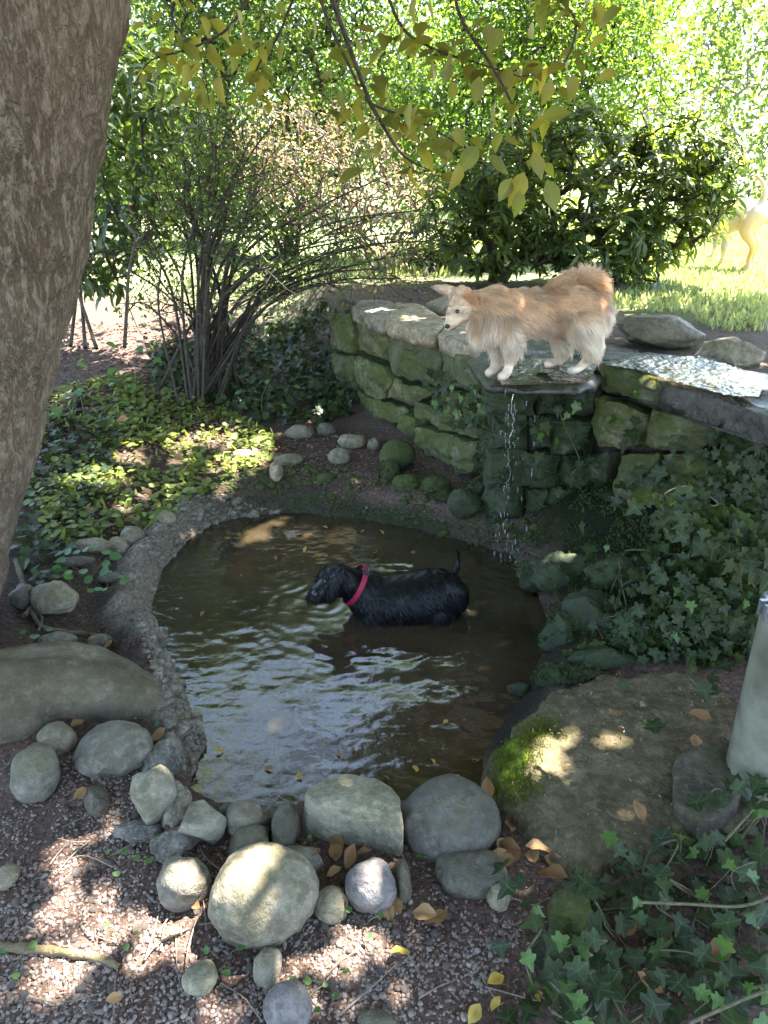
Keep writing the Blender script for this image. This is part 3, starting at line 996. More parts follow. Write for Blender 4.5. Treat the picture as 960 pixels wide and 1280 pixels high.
PL1 = Plane((-.22, 4.84), (.45, 3.50), .04)
PL2 = Plane((.44, 3.08), (.92, 3.08), .02)
PL3 = Plane((.90, 3.04), (1.37, 2.50), .12)


def wall_stone(pl, poly3, seed, thick=.16, bulge=.012, mat='wall', gap=.003, parent=wall, name='wall_stone'):
    poly3 = np.asarray(poly3)
    c = poly3.mean(0)
    uv = np.column_stack([(poly3 - c) @ pl.u, (poly3 - c) @ pl.v])
    seg = np.roll(uv, -1, 0) - uv
    L = np.hypot(*seg.T)
    cum = np.concatenate([[0], np.cumsum(L)])
    n = 44
    q = np.linspace(0, cum[-1], n, endpoint=False)
    per = np.array([uv[i] + seg[i] * ((s - cum[i]) / L[i]) for s in q for i in [min(np.searchsorted(cum, s, 'right') - 1, len(uv) - 1)]])
    r = np.linalg.norm(per, axis=1, keepdims=True)
    per = per * np.maximum(.5, 1 - gap / r)
    rings = [(1.0, -thick), (1.0, -.03), (.99, -.010), (.965, -.001), (.9, 0), (.78, bulge * .5), (.6, bulge * .8), (.4, bulge), (.2, bulge)]
    V = []
    for s, d in rings:
        pt = per * s
        V.append(c + pt[:, :1] * pl.u + pt[:, 1:] * pl.v + pl.n * d)
    V = np.concatenate(V + [(c + pl.n * bulge)[None]])
    fr = np.concatenate([np.full(n, 0.0 if k == 0 else 1.0) for k in range(len(rings))] + [[1.0]])
    rs = np.random.default_rng(seed)
    lu, lv = (V - c) @ pl.u, (V - c) @ pl.v
    fac = np.full(len(V), .03)
    for _ in range(6):
        g_ = rs.normal(size=2) * .30
        fac = np.minimum(fac, lu * g_[0] + lv * g_[1] + rs.uniform(.0, .02))
    strata = .006 * np.sin(lv * 90 + 4 * fbm(V * 6 + seed, 2, seed + 1))
    dn = np.clip(fac, -.04, .03) + strata + fbm(V * 8 + seed * 1.7, 4, seed) * .014 + fbm(V * 30 + seed, 3, seed + 3) * .006
    V = V + pl.n * (dn * fr)[:, None] + pl.u * (fbm(V * 14 + 5 + seed, 3, seed + 7) * .012 * fr)[:, None] + pl.v * (fbm(V * 14 + 9 + seed, 3, seed + 9) * .012 * fr)[:, None]
    F, i = [], np.arange(n)
    for k in range(len(rings) - 1):
        F.append(np.stack([k * n + i, k * n + (i + 1) % n, (k + 1) * n + (i + 1) % n, (k + 1) * n + i], -1))
    k = len(rings) - 1
    T = np.stack([k * n + i, k * n + (i + 1) % n, np.full(n, len(V) - 1)], -1)
    me = mk_mesh(name, V - c, [np.concatenate(F), T])
    bm = bmesh.new(); bm.from_mesh(me); bmesh.ops.recalc_face_normals(bm, faces=bm.faces); bm.to_mesh(me); bm.free()
    me.set_sharp_from_angle(angle=math.radians(26))
    return link(name, me, M[mat], parent=parent, loc=c - WORG)


S1 = [
    [(437, 388), (478, 401), (472, 452), (441, 438)],
    [(479, 414), (541, 433), (540, 486), (486, 470), (476, 440)],
    [(543, 436), (616, 448), (612, 492), (545, 484)],
    [(545, 488), (612, 495), (603, 535), (572, 528), (528, 500)],
    [(438, 442), (474, 458), (482, 478), (470, 502), (440, 484)],
    [(484, 474), (536, 490), (508, 506), (476, 498)],
    [(441, 488), (500, 512), (496, 534), (446, 514)],
    [(511, 500), (556, 520), (604, 540), (590, 550), (508, 522)],
    [(502, 516), (514, 528), (512, 560), (498, 545), (498, 528)],
    [(516, 532), (560, 546), (558, 586), (520, 566)],
    [(563, 548), (590, 553), (587, 594), (564, 594)],
    [(594, 545), (612, 520), (618, 560), (612, 605), (591, 600)],
    [(442, 518), (494, 540), (492, 560), (444, 536)],
    [(404, 394), (434, 392), (437, 440), (408, 438)],
    [(406, 442), (436, 444), (438, 490), (408, 488)],
    [(408, 492), (439, 492), (442, 530), (410, 526)],
]
for k, poly in enumerate(S1):
    wall_stone(PL1, [PL1.hit(x, y) for x, y in poly], 30 + k, mat='wall' if k not in (11,) else 'wet')
# cap slabs on the back run
cap_polys = [
    ([(440, 384), (480, 400), (505, 396), (490, 376), (450, 374)], .735),
    ([(483, 401), (545, 417), (560, 402), (525, 380), (494, 377)], .742),
    ([(548, 418), (606, 436), (625, 425), (600, 398), (564, 401)], .738),
    ([(530, 379), (600, 396), (640, 390), (620, 374), (560, 366)], .728),
]
for k, (pp, z) in enumerate(cap_polys):
    me = slab_mesh('cap_stone', pxpoly(pp, z), z, .085, 50 + k, 40, .009)
    link('cap_stone', me, M['cap'], parent=wall, loc=-WORG)
# recessed wet face under the ledge
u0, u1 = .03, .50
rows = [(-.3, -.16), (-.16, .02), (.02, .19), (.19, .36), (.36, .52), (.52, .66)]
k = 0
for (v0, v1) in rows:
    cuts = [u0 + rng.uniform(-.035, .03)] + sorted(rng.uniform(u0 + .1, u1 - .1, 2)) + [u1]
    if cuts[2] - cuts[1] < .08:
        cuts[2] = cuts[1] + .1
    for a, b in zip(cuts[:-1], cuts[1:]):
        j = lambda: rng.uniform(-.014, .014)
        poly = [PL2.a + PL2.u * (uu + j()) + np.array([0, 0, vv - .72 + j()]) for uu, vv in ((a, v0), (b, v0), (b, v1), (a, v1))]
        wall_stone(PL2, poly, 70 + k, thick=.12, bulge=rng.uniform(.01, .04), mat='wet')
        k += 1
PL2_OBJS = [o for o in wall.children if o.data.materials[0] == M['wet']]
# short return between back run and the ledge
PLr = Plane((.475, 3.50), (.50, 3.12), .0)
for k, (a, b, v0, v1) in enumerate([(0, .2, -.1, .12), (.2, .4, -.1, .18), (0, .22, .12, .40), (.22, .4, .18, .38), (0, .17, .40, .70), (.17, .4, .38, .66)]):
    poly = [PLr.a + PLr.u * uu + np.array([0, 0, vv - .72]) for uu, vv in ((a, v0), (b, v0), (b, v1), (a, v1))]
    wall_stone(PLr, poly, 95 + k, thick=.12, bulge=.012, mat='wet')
S3 = [
    [(736, 458), (748, 455), (806, 470), (866, 488), (908, 502), (862, 520), (800, 504), (745, 490)],
    [(734, 495), (766, 500), (802, 520), (794, 558), (770, 563), (742, 558), (731, 530)],
    [(806, 510), (858, 523), (888, 530), (890, 552), (857, 568), (800, 556)],
    [(733, 572), (763, 566), (755, 606), (736, 612)],
    [(768, 570), (818, 566), (826, 622), (799, 646), (758, 612)],
    [(770, 648), (818, 652), (828, 702), (786, 690)],
    [(822, 570), (880, 560), (888, 620), (832, 640)],
    [(892, 512), (950, 512), (958, 556), (896, 560)],
    [(892, 566), (958, 562), (962, 640), (894, 628)],
    [(834, 646), (890, 632), (898, 700), (836, 712)],
    [(900, 640), (966, 648), (968, 720), (904, 712)],
    [(736, 618), (756, 614), (782, 646), (784, 700), (742, 690)],
    [(744, 694), (784, 702), (790, 760), (750, 770)],
    [(792, 704), (834, 716), (840, 780), (796, 776)],
    [(840, 718), (898, 710), (905, 780), (846, 786)],
    [(905, 722), (968, 728), (970, 800), (910, 795)],
]
for k, poly in enumerate(S3):
    wall_stone(PL3, [PL3.hit(x, y) for x, y in poly], 120 + k, bulge=.014, mat='wet' if k in (3, 11, 12, 13) else 'wall')
# wet ledge slab the dog stands on, with the pool slab behind it and the ledge further along
for k, (pp, z, th, mt) in enumerate([
    ([(586, 448), (601, 470), (612, 482), (628, 480), (650, 486), (700, 483), (722, 487), (746, 480), (760, 456), (700, 444), (640, 440)], .715, .03, 'lip'),
    ([(602, 437), (640, 428), (655, 447), (612, 466), (596, 458)], .722, .07, 'lip'),
    ([(620, 446), (700, 445), (770, 452), (800, 436), (740, 424), (650, 424)], .712, .08, 'lip'),
    ([(742, 455), (800, 470), (860, 487), (920, 505), (975, 525), (1010, 500), (960, 466), (880, 450), (800, 440)], .742, .10, 'lip'),
]):
    link('ledge_slab', slab_mesh('ledge_slab', pxpoly(pp, z), z, th, 150 + k, 90, .013), M[mt], parent=wall, loc=-WORG)


# moss on the wet stones
Vm = [world_va(o) for o in MOSSY]
for o in [c_ for c_ in wall.children if c_.data.materials and c_.data.materials[0] == M['wet']]:
    a_, b_ = mesh_arrays(o.data)
    kf = b_[:, 1] < .5
    Vm.append((a_[kf] + np.array(o.location) + WORG, b_[kf]))
bx, by = rng.uniform(.45, 1.3, 30000), rng.uniform(2.0, 3.1, 30000)
bz, bsp, bsw, _l = height(bx, by, True)
bk = (bsp > .0) & (bsw < 0) & (bx + .35 * (by - 2.3) > .58)
for _ in range(2):
    Vm.append((np.column_stack([bx, by, bz])[bk][:9000], np.tile([-.5, -.3, .8], (min(bk.sum(), 9000), 1))))
V, F, A = moss_on(Vm, 19000, .007, .020)
link('moss', mk_mesh('moss', V, F, True, A), M['mossleaf'], kind='stuff', label='damp dark moss clothing the wet rocks and wall', cat='moss')


def film(name, poly, z, seed, label, amp=.0032):
    p = pxpoly(poly, z)[:, :2]
    xs = np.arange(p[:, 0].min(), p[:, 0].max(), .008)
    ys = np.arange(p[:, 1].min(), p[:, 1].max(), .008)
    fx, fy = np.meshgrid(xs, ys)
    fz = z + amp * fbm2(fx * 1.0, fy * 1.6, 22, 3, seed)
    ins = inside(fx, fy, p + 0) & (fbm2(fx, fy, 9, 3, seed + 4) > -.75)
    ii = np.arange(fx.size).reshape(fx.shape)
    q = np.stack([ii[:-1, :-1], ii[:-1, 1:], ii[1:, 1:], ii[1:, :-1]], -1)
    kq = (ins[:-1, :-1] & ins[1:, 1:] & ins[:-1, 1:] & ins[1:, :-1])
    u, inv = np.unique(q[kq], return_inverse=True)
    V = np.stack([fx.ravel(), fy.ravel(), fz.ravel()], -1)[u]
    return link(name, mk_mesh(name, V, inv.reshape(-1, 4)), M['film'], kind='structure', label=label)


film('ledge_water', [(618, 470), (625, 482), (735, 479), (748, 458), (690, 447), (645, 450)], .732, 3, None)
film('stream_water', [(752, 456), (790, 461), (860, 481), (905, 494), (950, 496), (958, 470), (880, 446), (800, 443)], .762, 5, None)

# falling water: strings of drops under the ledge
SPL = (.60, 2.92)
wf = thing('waterfall', 'thin broken curtain of falling water below the wet ledge', 'waterfall', (.6, 2.98, 0))
for k, (px, wgt) in enumerate([(622, .2), (629, .4), (634, .55), (639, .65), (643, .5), (650, .35), (658, .2), (670, .2), (685, .15)]):
    top = P(px, 484, .70)
    acc = Acc()
    zz = .69
    TV, TF = ICO[1]
    while zz > WATER + .02:
        fall = .70 - zz
        L = .003 + .010 * fall + rng.exponential(.004) + .012 * (fall < .12)
        wdt = .0006 + .0009 * rng.random()
        if rng.random() < .75 * wgt:
            spread = .003 + .035 * fall
            c = np.array([top[0] + rng.normal() * spread, top[1] - .05 - .10 * math.sqrt(max(fall, 0)) * .5 + rng.normal() * spread * .5, zz])
            acc.add(TV * np.array([wdt, wdt, L]) + c - np.array((.6, 2.98, 0)), TF)
        zz -= (L * .9 + rng.exponential(.003)) / max(.4, wgt)
    if wgt > .6:
        zl = np.linspace(.70, .70 - .22 - .2 * rng.random(), 26)
        sp_ = np.column_stack([top[0] + .006 * np.sin(np.arange(26) * .5 + k) + .004 * rng.normal(size=26), top[1] - .05 - .05 * np.sqrt(.7001 - zl), zl]) - np.array((.6, 2.98, 0))
        acc.add(*tube(sp_, .0005 + .0008 * np.abs(np.sin(np.arange(26) * .9 + k)) * np.linspace(1, .4, 26), 6))
    if acc.n:
        link('water_strand', acc.mesh('water_strand'), M['fall'], parent=wf, kind='stuff')

acc = Acc()
for k in range(90):
    a, rr_ = rng.random() * 6.28, abs(rng.normal()) * .07
    s_ = rng.uniform(.0012, .0035)
    acc.add(ICO[1][0] * np.array([s_, s_, s_ * .8]) + np.array([SPL[0] + rr_ * 1.3 * math.cos(a), SPL[1] + rr_ * math.sin(a), WATER + .002 + rng.exponential(.012)]) - np.array((.6, 2.98, 0)), ICO[1][1])
link('splash', acc.mesh('splash'), M['fall'], parent=wf, kind='stuff')

# ------------------------------------------------------------------ big leaning tree: trunk, roots, limbs, crown
TB = np.array((-1.575, 2.03, 0.0))


def trunk_axis(z):
    return np.array([-1.60 + .405 * z + .02 * math.sin(z * 2.0), 2.03 + .05 * z, z])


tree = thing('leaning_tree', 'thick leaning tree with flaky brown bark whose crown shades the pond', 'tree', TB)
zs = np.linspace(-.25, 3.6, 190)
sides = 120
th = np.linspace(0, 2 * np.pi, sides, endpoint=False)
TV = []
for z in zs:
    a = trunk_axis(z)
    r = .255 - .012 * max(z, 0) + .045 * math.exp(-max(z, 0) / .14)
    TV.append(np.column_stack([a[0] + r * np.cos(th), a[1] + r * np.sin(th), np.full(sides, z)]))
TV = np.concatenate(TV)
ax = np.repeat([trunk_axis(z) for z in zs], sides, 0)
rd = unit(TV - ax)
sc = TV * np.array([1, 1, .45])
disp = .016 * fbm(TV * 2.6, 3, 40) + .010 * fbm(sc * 14, 4, 41) + .008 * np.abs(fbm(sc * 26, 3, 44))
lob = .03 * np.cos(np.tile(th, len(zs)) * 5 + 1) * np.exp(-np.clip(TV[:, 2], 0, 9) / .3)
seam = -.025 * np.exp(-((np.tile(th, len(zs)) - 5.55 + .25 * np.sin(TV[:, 2] * 3)) / .035) ** 2) * ss(1.15, .7, TV[:, 2])
TV = TV + rd * (disp + lob + seam)[:, None]
i, j = np.meshgrid(np.arange(len(zs) - 1), np.arange(sides), indexing='ij')
j2 = (j + 1) % sides
TF = np.stack([i * sides + j, i * sides + j2, (i + 1) * sides + j2, (i + 1) * sides + j], -1).reshape(-1, 4)
link('trunk', mk_mesh('trunk', TV - TB, TF), M['bark'], parent=tree)


def remesh_blob(name, chains, voxel, smooth=8, extra=None):
    """chains: list of [(p, r) ...] -> one continuous surface"""
    SV, SF = ICO[2]
    acc = Acc()
    for ch in chains:
        pts = np.array([p for p, r in ch]); rs = np.array([r for p, r in ch], float)
        L = np.linalg.norm(np.diff(pts, axis=0), axis=1).sum() if len(pts) > 1 else 0
        n = max(2, int(L / (max(rs.min(), voxel) * .45)) + 1) if len(pts) > 1 else 1
        n = min(n, 60)
        sp = spline(np.column_stack([pts, rs]), n) if len(pts) > 1 else np.column_stack([pts, rs])
        for q in sp:
            acc.add(SV * max(q[3], voxel * .8) + q[:3], SF)
    me = mk_mesh(name, np.concatenate(acc.v), [np.concatenate(f) for f in acc.f.values()])
    o = bpy.data.objects.new(name + '_tmp', me)
    COL.objects.link(o)
    md = o.modifiers.new('r', 'REMESH'); md.mode = 'VOXEL'; md.voxel_size = voxel; md.use_smooth_shade = True
    sm = o.modifiers.new('s', 'SMOOTH'); sm.factor = .5; sm.iterations = smooth
    dg = bpy.context.evaluated_depsgraph_get()
    out = bpy.data.meshes.new_from_object(o.evaluated_get(dg), depsgraph=dg)
    out.name = name
    bpy.data.objects.remove(o)
    bpy.data.meshes.remove(me)
    return out


def set_co(me, V):
    me.vertices.foreach_set('co', np.asarray(V, np.float32).ravel())
    me.update()


rt = remesh_blob('root', [
    [(P(-60, 870, .10), .11), (P(20, 868, .07), .105), (P(90, 862, .05), .095), (P(150, 872, .03), .085), (P(195, 890, -.01), .055)],
    [(P(-20, 842, .10), .07), (P(60, 828, .10), .065), (P(105, 826, .08), .06), (P(150, 838, .05), .045), (P(190, 860, .02), .035)],
    [(P(-50, 900, .06), .09), (P(20, 905, .02), .07), (P(40, 915, -.03), .05)],
], .010, 10)
rv, rn = mesh_arrays(rt)
set_co(rt, rv + rn * (.006 * fbm(rv * 9, 3, 3))[:, None] + 0 - TB)
link('root', rt, M['root'], parent=tree)
for pts, r in [([(-10, 1184), (40, 1186), (90, 1192), (130, 1200), (150, 1210)], .011), ([(20, 700), (45, 775), (75, 788), (110, 792), (140, 800)], .010), ([(30, 770), (40, 760), (52, 772), (48, 790)], .009)]:
    pp = []
    for x, y in pts:
        q = P(x, y, .0)
        q = P(x, y, float(height(q[0], q[1])) + r * .6)
        pp.append(q)
    V, F = tube(spline(pp, 24), np.linspace(r, r * .6, 24) * (1 + .2 * np.sin(np.arange(24) * 1.7)), 9)
    link('root', mk_mesh('root', V - TB, F), M['root'], parent=tree)


# ------------------------------------------------------------------ branching helper
def grow(base_nodes, targets, rtip, rpow=.42, lift=.12, up_bias=.25, sides=5, min_r=None):
    nodes = [np.array(b, float) for b in base_nodes]
    par = [-1] + list(range(len(nodes) - 1))
    order = np.argsort(np.linalg.norm(targets - nodes[0], axis=1))
    paths = []
    for t in targets[order]:
        A = np.array(nodes)
        d = np.linalg.norm(A - t, axis=1) + up_bias * np.maximum(0, A[:, 2] - t[2] + .05) * 2
        k = int(np.argmin(d))
        a = A[k]
        L = np.linalg.norm(t - a)
        m1 = a + (t - a) * .33 + np.array([0, 0, lift * L]) + rng.normal(size=3) * L * .07
        m2 = a + (t - a) * .68 + np.array([0, 0, lift * L * .8]) + rng.normal(size=3) * L * .07
        ids = [k]
        for q in (m1, m2, t):
            nodes.append(q); par.append(ids[-1]); ids.append(len(nodes) - 1)
        paths.append(ids)
    cnt = np.zeros(len(nodes))
    for ids in paths:
        cnt[ids[-1]] += 1
    for n in range(len(nodes) - 1, 0, -1):
        cnt[par[n]] += cnt[n]
    rad = rtip * np.maximum(cnt, 1) ** rpow
    acc = Acc()
    A = np.array(nodes)
    nb = len(base_nodes)
    if nb > 1:
        acc.add(*tube(A[:nb], rad[:nb] * np.linspace(1, .5, nb), max(sides, 7)))
    for ids in paths:
        rr = rad[ids].copy()
        rr[0] = min(rr[0], rr[1] * 1.15)
        acc.add(*tube(spline(A[ids], 7), np.interp(np.linspace(0, 3, 7), np.arange(4), rr), sides))
    return acc, A


def ellip_pts(n, c, r, shell=.35):
    d = rand_dirs(n)
    rad = (shell + (1 - shell) * rng.random(n)) ** .6
    return np.asarray(c) + d * rad[:, None] * np.asarray(r)


def clump_leaves(targets, per, spread, size, tpl=L_RHOMB, flat=.5, droop=.3, hole=None):
    n = len(targets) * per
    c = np.repeat(targets, per, 0)
    off = rng.normal(size=(n, 3)) * spread
    off[:, 2] *= .7
    pos = c + off
    xd = unit(off) + rng.normal(size=(n, 3)) * .6 - np.array([0, 0, droop])
    nr = rng.normal(size=(n, 3)) * (1 - flat) + np.array([0, 0, 1.0]) * flat * 1.6
    sz = size * rng.uniform(.65, 1.25, n)
    if hole is not None:
        k = hole(pos)
        pos, xd, nr, sz = pos[k], xd[k], nr[k], sz[k]
    # clumps differ in tone
    ct = np.repeat(rng.random(len(targets)), per)
    rr = np.clip(.55 * ct + .45 * rng.random(n), 0, .999)
    if hole is not None:
        rr = rr[k]
    return scatter(tpl, pos, xd, nr, sz, rr)


# sunny spots the photograph shows: light corridors through the crown (spot pixel, height or None = ground, radius)
SPOTS = [(590, 838, WATER, .05), (345, 905, WATER, .05), (620, 800, WATER, .03), (480, 705, WATER, .03),
         (240, 560, None, .26), (300, 572, None, .2), (180, 580, None, .18), (120, 600, None, .12), (330, 630, None, .07), (200, 620, None, .08), (280, 610, None, .08),
         (200, 440, None, .28), (120, 460, None, .2), (300, 520, None, .1), (350, 545, None, .07),
         (185, 1158, None, .035), (105, 1045, None, .03), (60, 1120, None, .02), (230, 1112, .06, .022), (410, 1190, None, .025), (20, 1260, None, .03),
         (655, 925, .06, .05), (665, 975, .06, .05), (715, 928, .05, .02), (750, 955, .05, .022), (785, 910, .05, .02), (685, 905, .06, .03), (730, 1000, .05, .015), (820, 945, .05, .012), (800, 905, .05, .012),
         (470, 388, .74, .09), (520, 400, .74, .10), (575, 420, .74, .06), (580, 385, .73, .10),
         (880, 468, .75, .14), (940, 480, .75, .12), (820, 458, .75, .08), (930, 430, .78, .14), (820, 400, .78, .06),
         (650, 355, 1.1, .03), (690, 352, 1.1, .03), (745, 400, .95, .05), (620, 375, 1.0, .02), (565, 365, 1.05, .03), (715, 335, 1.12, .03),
         (518, 735, .06, .035), (505, 752, .04, .03), (545, 1010, .08, .016), (470, 1100, .05, .02), (430, 965, .10, .03), (418, 1130, .04, .014),
         (797, 488, .68, .025), (800, 545, .55, .02), (775, 520, .6, .02), (880, 560, .5, .03), (850, 545, .5, .02), (612, 462, .71, .02), (910, 520, .65, .05), (600, 500, .55, .02),
         (100, 1000, None, .02), (650, 1105, None, .02), (700, 1085, .05, .015), (690, 1180, .05, .02), (770, 1210, .1, .02), (560, 1150, None, .025), (900, 1150, .1, .025), (640, 1190, None, .015),
         (100, 40, -1, .09), (60, 170, -1, .07), (95, 260, -1, .06), (30, 90, -1, .05), (40, 330, -1, .08), (60, 420, -1, .05), (20, 520, -1, .05),
         (40, 1180, None, .02), (130, 1120, None, .018), (260, 1190, None, .016), (330, 1250, None, .015), (450, 1220, None, .018), (520, 1250, None, .02), (90, 1230, None, .02), (300, 1160, .05, .015), (150, 1060, None, .016), (30, 1050, None, .02),
         (450, 820, WATER, .02), (380, 800, WATER, .015), (520, 900, WATER, .02), (640, 905, WATER, .03), (560, 480, .4, .03), (470, 430, .5, .03), (520, 460, .4, .02), (500, 560, .1, .02), (450, 600, .05, .02),
         (60, 1090, None, .03), (200, 1200, None, .02), (110, 1160, None, .025), (380, 1215, None, .02), (480, 1190, None, .02), (240, 1250, None, .02), (170, 1000, None, .015), (620, 1150, None, .02), (750, 890, .05, .015), (840, 900, .05, .015), (770, 990, .05, .015), (70, 620, None, .06), (90, 700, None, .03), (250, 640, None, .05), (320, 610, None, .05),
         (340, 655, WATER, .08), (390, 668, WATER, .05), (140, 900, .1, .015), (60, 740, .06, .02), (330, 1080, .1, .012), (150, 640, None, .06)]
SPP = []
for x, y, z, r in SPOTS:
    if z == -1:
        q = Q(x, y, 1.86)
    elif z is None:
        q = P(x, y, 0.0)
        for _ in range(4):
            q = P(x, y, float(height(q[0], q[1])))
    else:
        q = P(x, y, z)
    SPP.append((q, r))


def sun_gaps(pos):
    k = np.ones(len(pos), bool)
    for q, r in SPP:
        v = pos - q
        d = v - (v @ SUN)[:, None] * SUN
        k &= np.linalg.norm(d, axis=1) > r * 1.05 + .042
    return k


# crown: clumps spread over the shaded ground
nt = 700
ct = np.column_stack([rng.uniform(-3.6, 4.2, nt), rng.uniform(-1.8, 6.2, nt), np.zeros(nt)])
nx_ = 280
ex = np.column_stack([rng.uniform(.2, 4.2, nx_), rng.uniform(1.4, 5.6, nx_), np.zeros(nx_)])  # extra unseen clumps, added to deepen the shade over the pond area
ct = np.concatenate([ct, ex])
ex2 = np.column_stack([rng.uniform(.3, 2.6, 90), rng.uniform(5.5, 6.9, 90), np.zeros(90)])  # more unseen clumps, added to keep the bank by the wall end shaded
ct = np.concatenate([ct[~((ct[:, 0] < -.1) & (ct[:, 1] > 4.4) & (rng.random(len(ct)) < .65))], ex2])  # back left clumps thinned so sunlight gets through there
nt = len(ct)
ct[:, 2] = 3.15 + .10 * np.abs(ct[:, 1] - 3) * .3 + rng.random(nt) ** 1.3 * 1.9
axis_n = [trunk_axis(z) for z in (2.6, 3.0, 3.4)]
acc, nodes = grow(axis_n, ct, .006, .48, .05, sides=5)
link('limbs', acc.mesh('limbs', origin=TB), M['bark'], parent=tree)
V, F, A = clump_leaves(ct, 92, .26, .145, L_RHOMB, .55, .2, sun_gaps)
link('crown', mk_mesh('crown', V - TB, F, True, A), M['crown'], parent=tree)

# overhanging branch with single leaves
br = link('branch', None, parent=tree)
tw = [
    [(392, -60, 2.75), (404, 10, 2.75), (440, 90, 2.7), (462, 128, 2.68), (520, 150, 2.62), (560, 172, 2.55), (600, 195, 2.5)],
    [(560, -60, 2.9), (575, 20, 2.85), (610, 75, 2.8), (640, 130, 2.7), (655, 175, 2.6), (650, 205, 2.55)],
    [(462, 128, 2.68), (500, 190, 2.62), (540, 215, 2.6)],
    [(470, -50, 3.0), (500, 30, 2.95), (540, 60, 2.9), (600, 80, 2.85), (650, 96, 2.8)],
    [(240, -40, 3.2), (215, 20, 3.2), (250, 70, 3.1), (262, 130, 3.1)],
    [(330, -50, 3.1), (290, 30, 3.05), (240, 60, 3.0), (190, 75, 3.0), (165, 110, 2.95)],
    [(640, -60, 3.0), (690, -10, 2.95), (720, 30, 2.9), (700, 85, 2.85), (650, 96, 2.8)],
    [(380, -40, 3.3), (350, 40, 3.25), (320, 90, 3.2), (335, 120, 3.2)],
]
twp = []
acc = Acc()
for k, t in enumerate(tw):
    pts = spline([Q(x, y, yy) for x, y, yy in t], 30)
    twp.append(pts)
    acc.add(*tube(pts, np.linspace(.0065, .0018, 30), 6))
# connect the twigs up to the limb above
for pts in twp:
    top = pts[0]
    dst = nodes[np.argmin(np.linalg.norm(nodes - (top + np.array([-.3, -.1, .7])), axis=1))]
    acc.add(*tube(spline([top, top + (dst - top) * .4 + np.array([0, 0, .1]), dst], 8), np.linspace(.0065, .011, 8), 6))
link('twigs', acc.mesh('twigs', origin=TB), M['stem'], parent=br)
leaf_meshes = []
for k in range(4):
    tp = leaf_tpl([0, .20, .29, .26, .14, 0], .12 + .1 * k, .1 + .15 * k)
    me = mk_mesh('leaf', *tp[:2], True, {"vein": tp[2]})
    me.materials.append(M['over'])
    leaf_meshes.append(me)


def orient(x, n):
    x = unit(np.asarray(x, float))
    n = np.asarray(n, float)
    z = unit(n - x * (n @ x))
    y = np.cross(z, x)
    return Matrix(np.column_stack([x, y, z]).tolist()).to_euler()


def leaf_obj(me, pos, x, n, s, parent, org):
    o = bpy.data.objects.new('leaf', me)
    COL.objects.link(o)
    o.parent = parent
    o.location = [float(v) for v in (np.asarray(pos) - org)]
    o.rotation_euler = orient(x, n)
    o.scale = (s, s, s)
    return o


weights = np.array([1.3, 1.1, .5, 1.5, .8, 1.0, 1.3, .7]); weights /= weights.sum()
for k in range(275):
    w = rng.choice(len(twp), p=weights)
    s0 = rng.uniform(.12, 1.0)
    q = twp[w][min(29, int(s0 * 29))]
    pos = q + rng.normal(size=3) * np.array([.055, .05, .03]) * (1.3 - s0 * .5)
    xd = np.array([rng.normal() * .7, rng.normal() * .6, -.35 + rng.normal() * .3])
    nn = np.array([rng.normal() * .45, -.35 + rng.normal() * .45, .9])
    leaf_obj(leaf_meshes[k % 4], pos, xd, nn, rng.uniform(.05, .095), br, TB)
for (x, y, yy, ang, s) in [(655, 215, 2.5, 250, .10), (678, 148, 2.5, 20, .085), (684, 224, 2.45, 290, .10), (665, 190, 2.5, 300, .085), (640, 222, 2.5, 240, .08), (650, 238, 2.45, 265, .075),
                           (598, 182, 2.5, 230, .095), (575, 176, 2.55, 200, .085), (600, 95, 2.6, 260, .08), (715, 92, 2.6, 280, .075), (690, 100, 2.6, 250, .07), (770, 88, 2.6, 200, .06)]:
    a = math.radians(ang)
    leaf_obj(leaf_meshes[int(x) % 4], Q(x, y, yy), (math.cos(a), -.25, math.sin(a)), (.2, -1, .55), s, br, TB)


# ------------------------------------------------------------------ dogs
D = Q


def surf_at(V, px, py, tol=3.0):
    v = V - CC
    k = v @ FW
    x = 480 + FPX * (v @ RT) / k
    y = 640 - FPX * (v @ UPV) / k
    d = np.hypot(x - px, y - py)
    m = d < max(tol, d.min() + .5)
    return V[m][np.argmin(k[m])]


def proj(V):
    v = V - CC
    k = v @ FW
    return 480 + FPX * (v @ RT) / k, 640 - FPX * (v @ UPV) / k


def set_col(me, c):
    at = me.attributes.new('col', 'FLOAT_COLOR', 'POINT')
    at.data.foreach_set('color', np.concatenate([c, np.ones((len(c), 1))], 1).astype(np.float32).ravel())


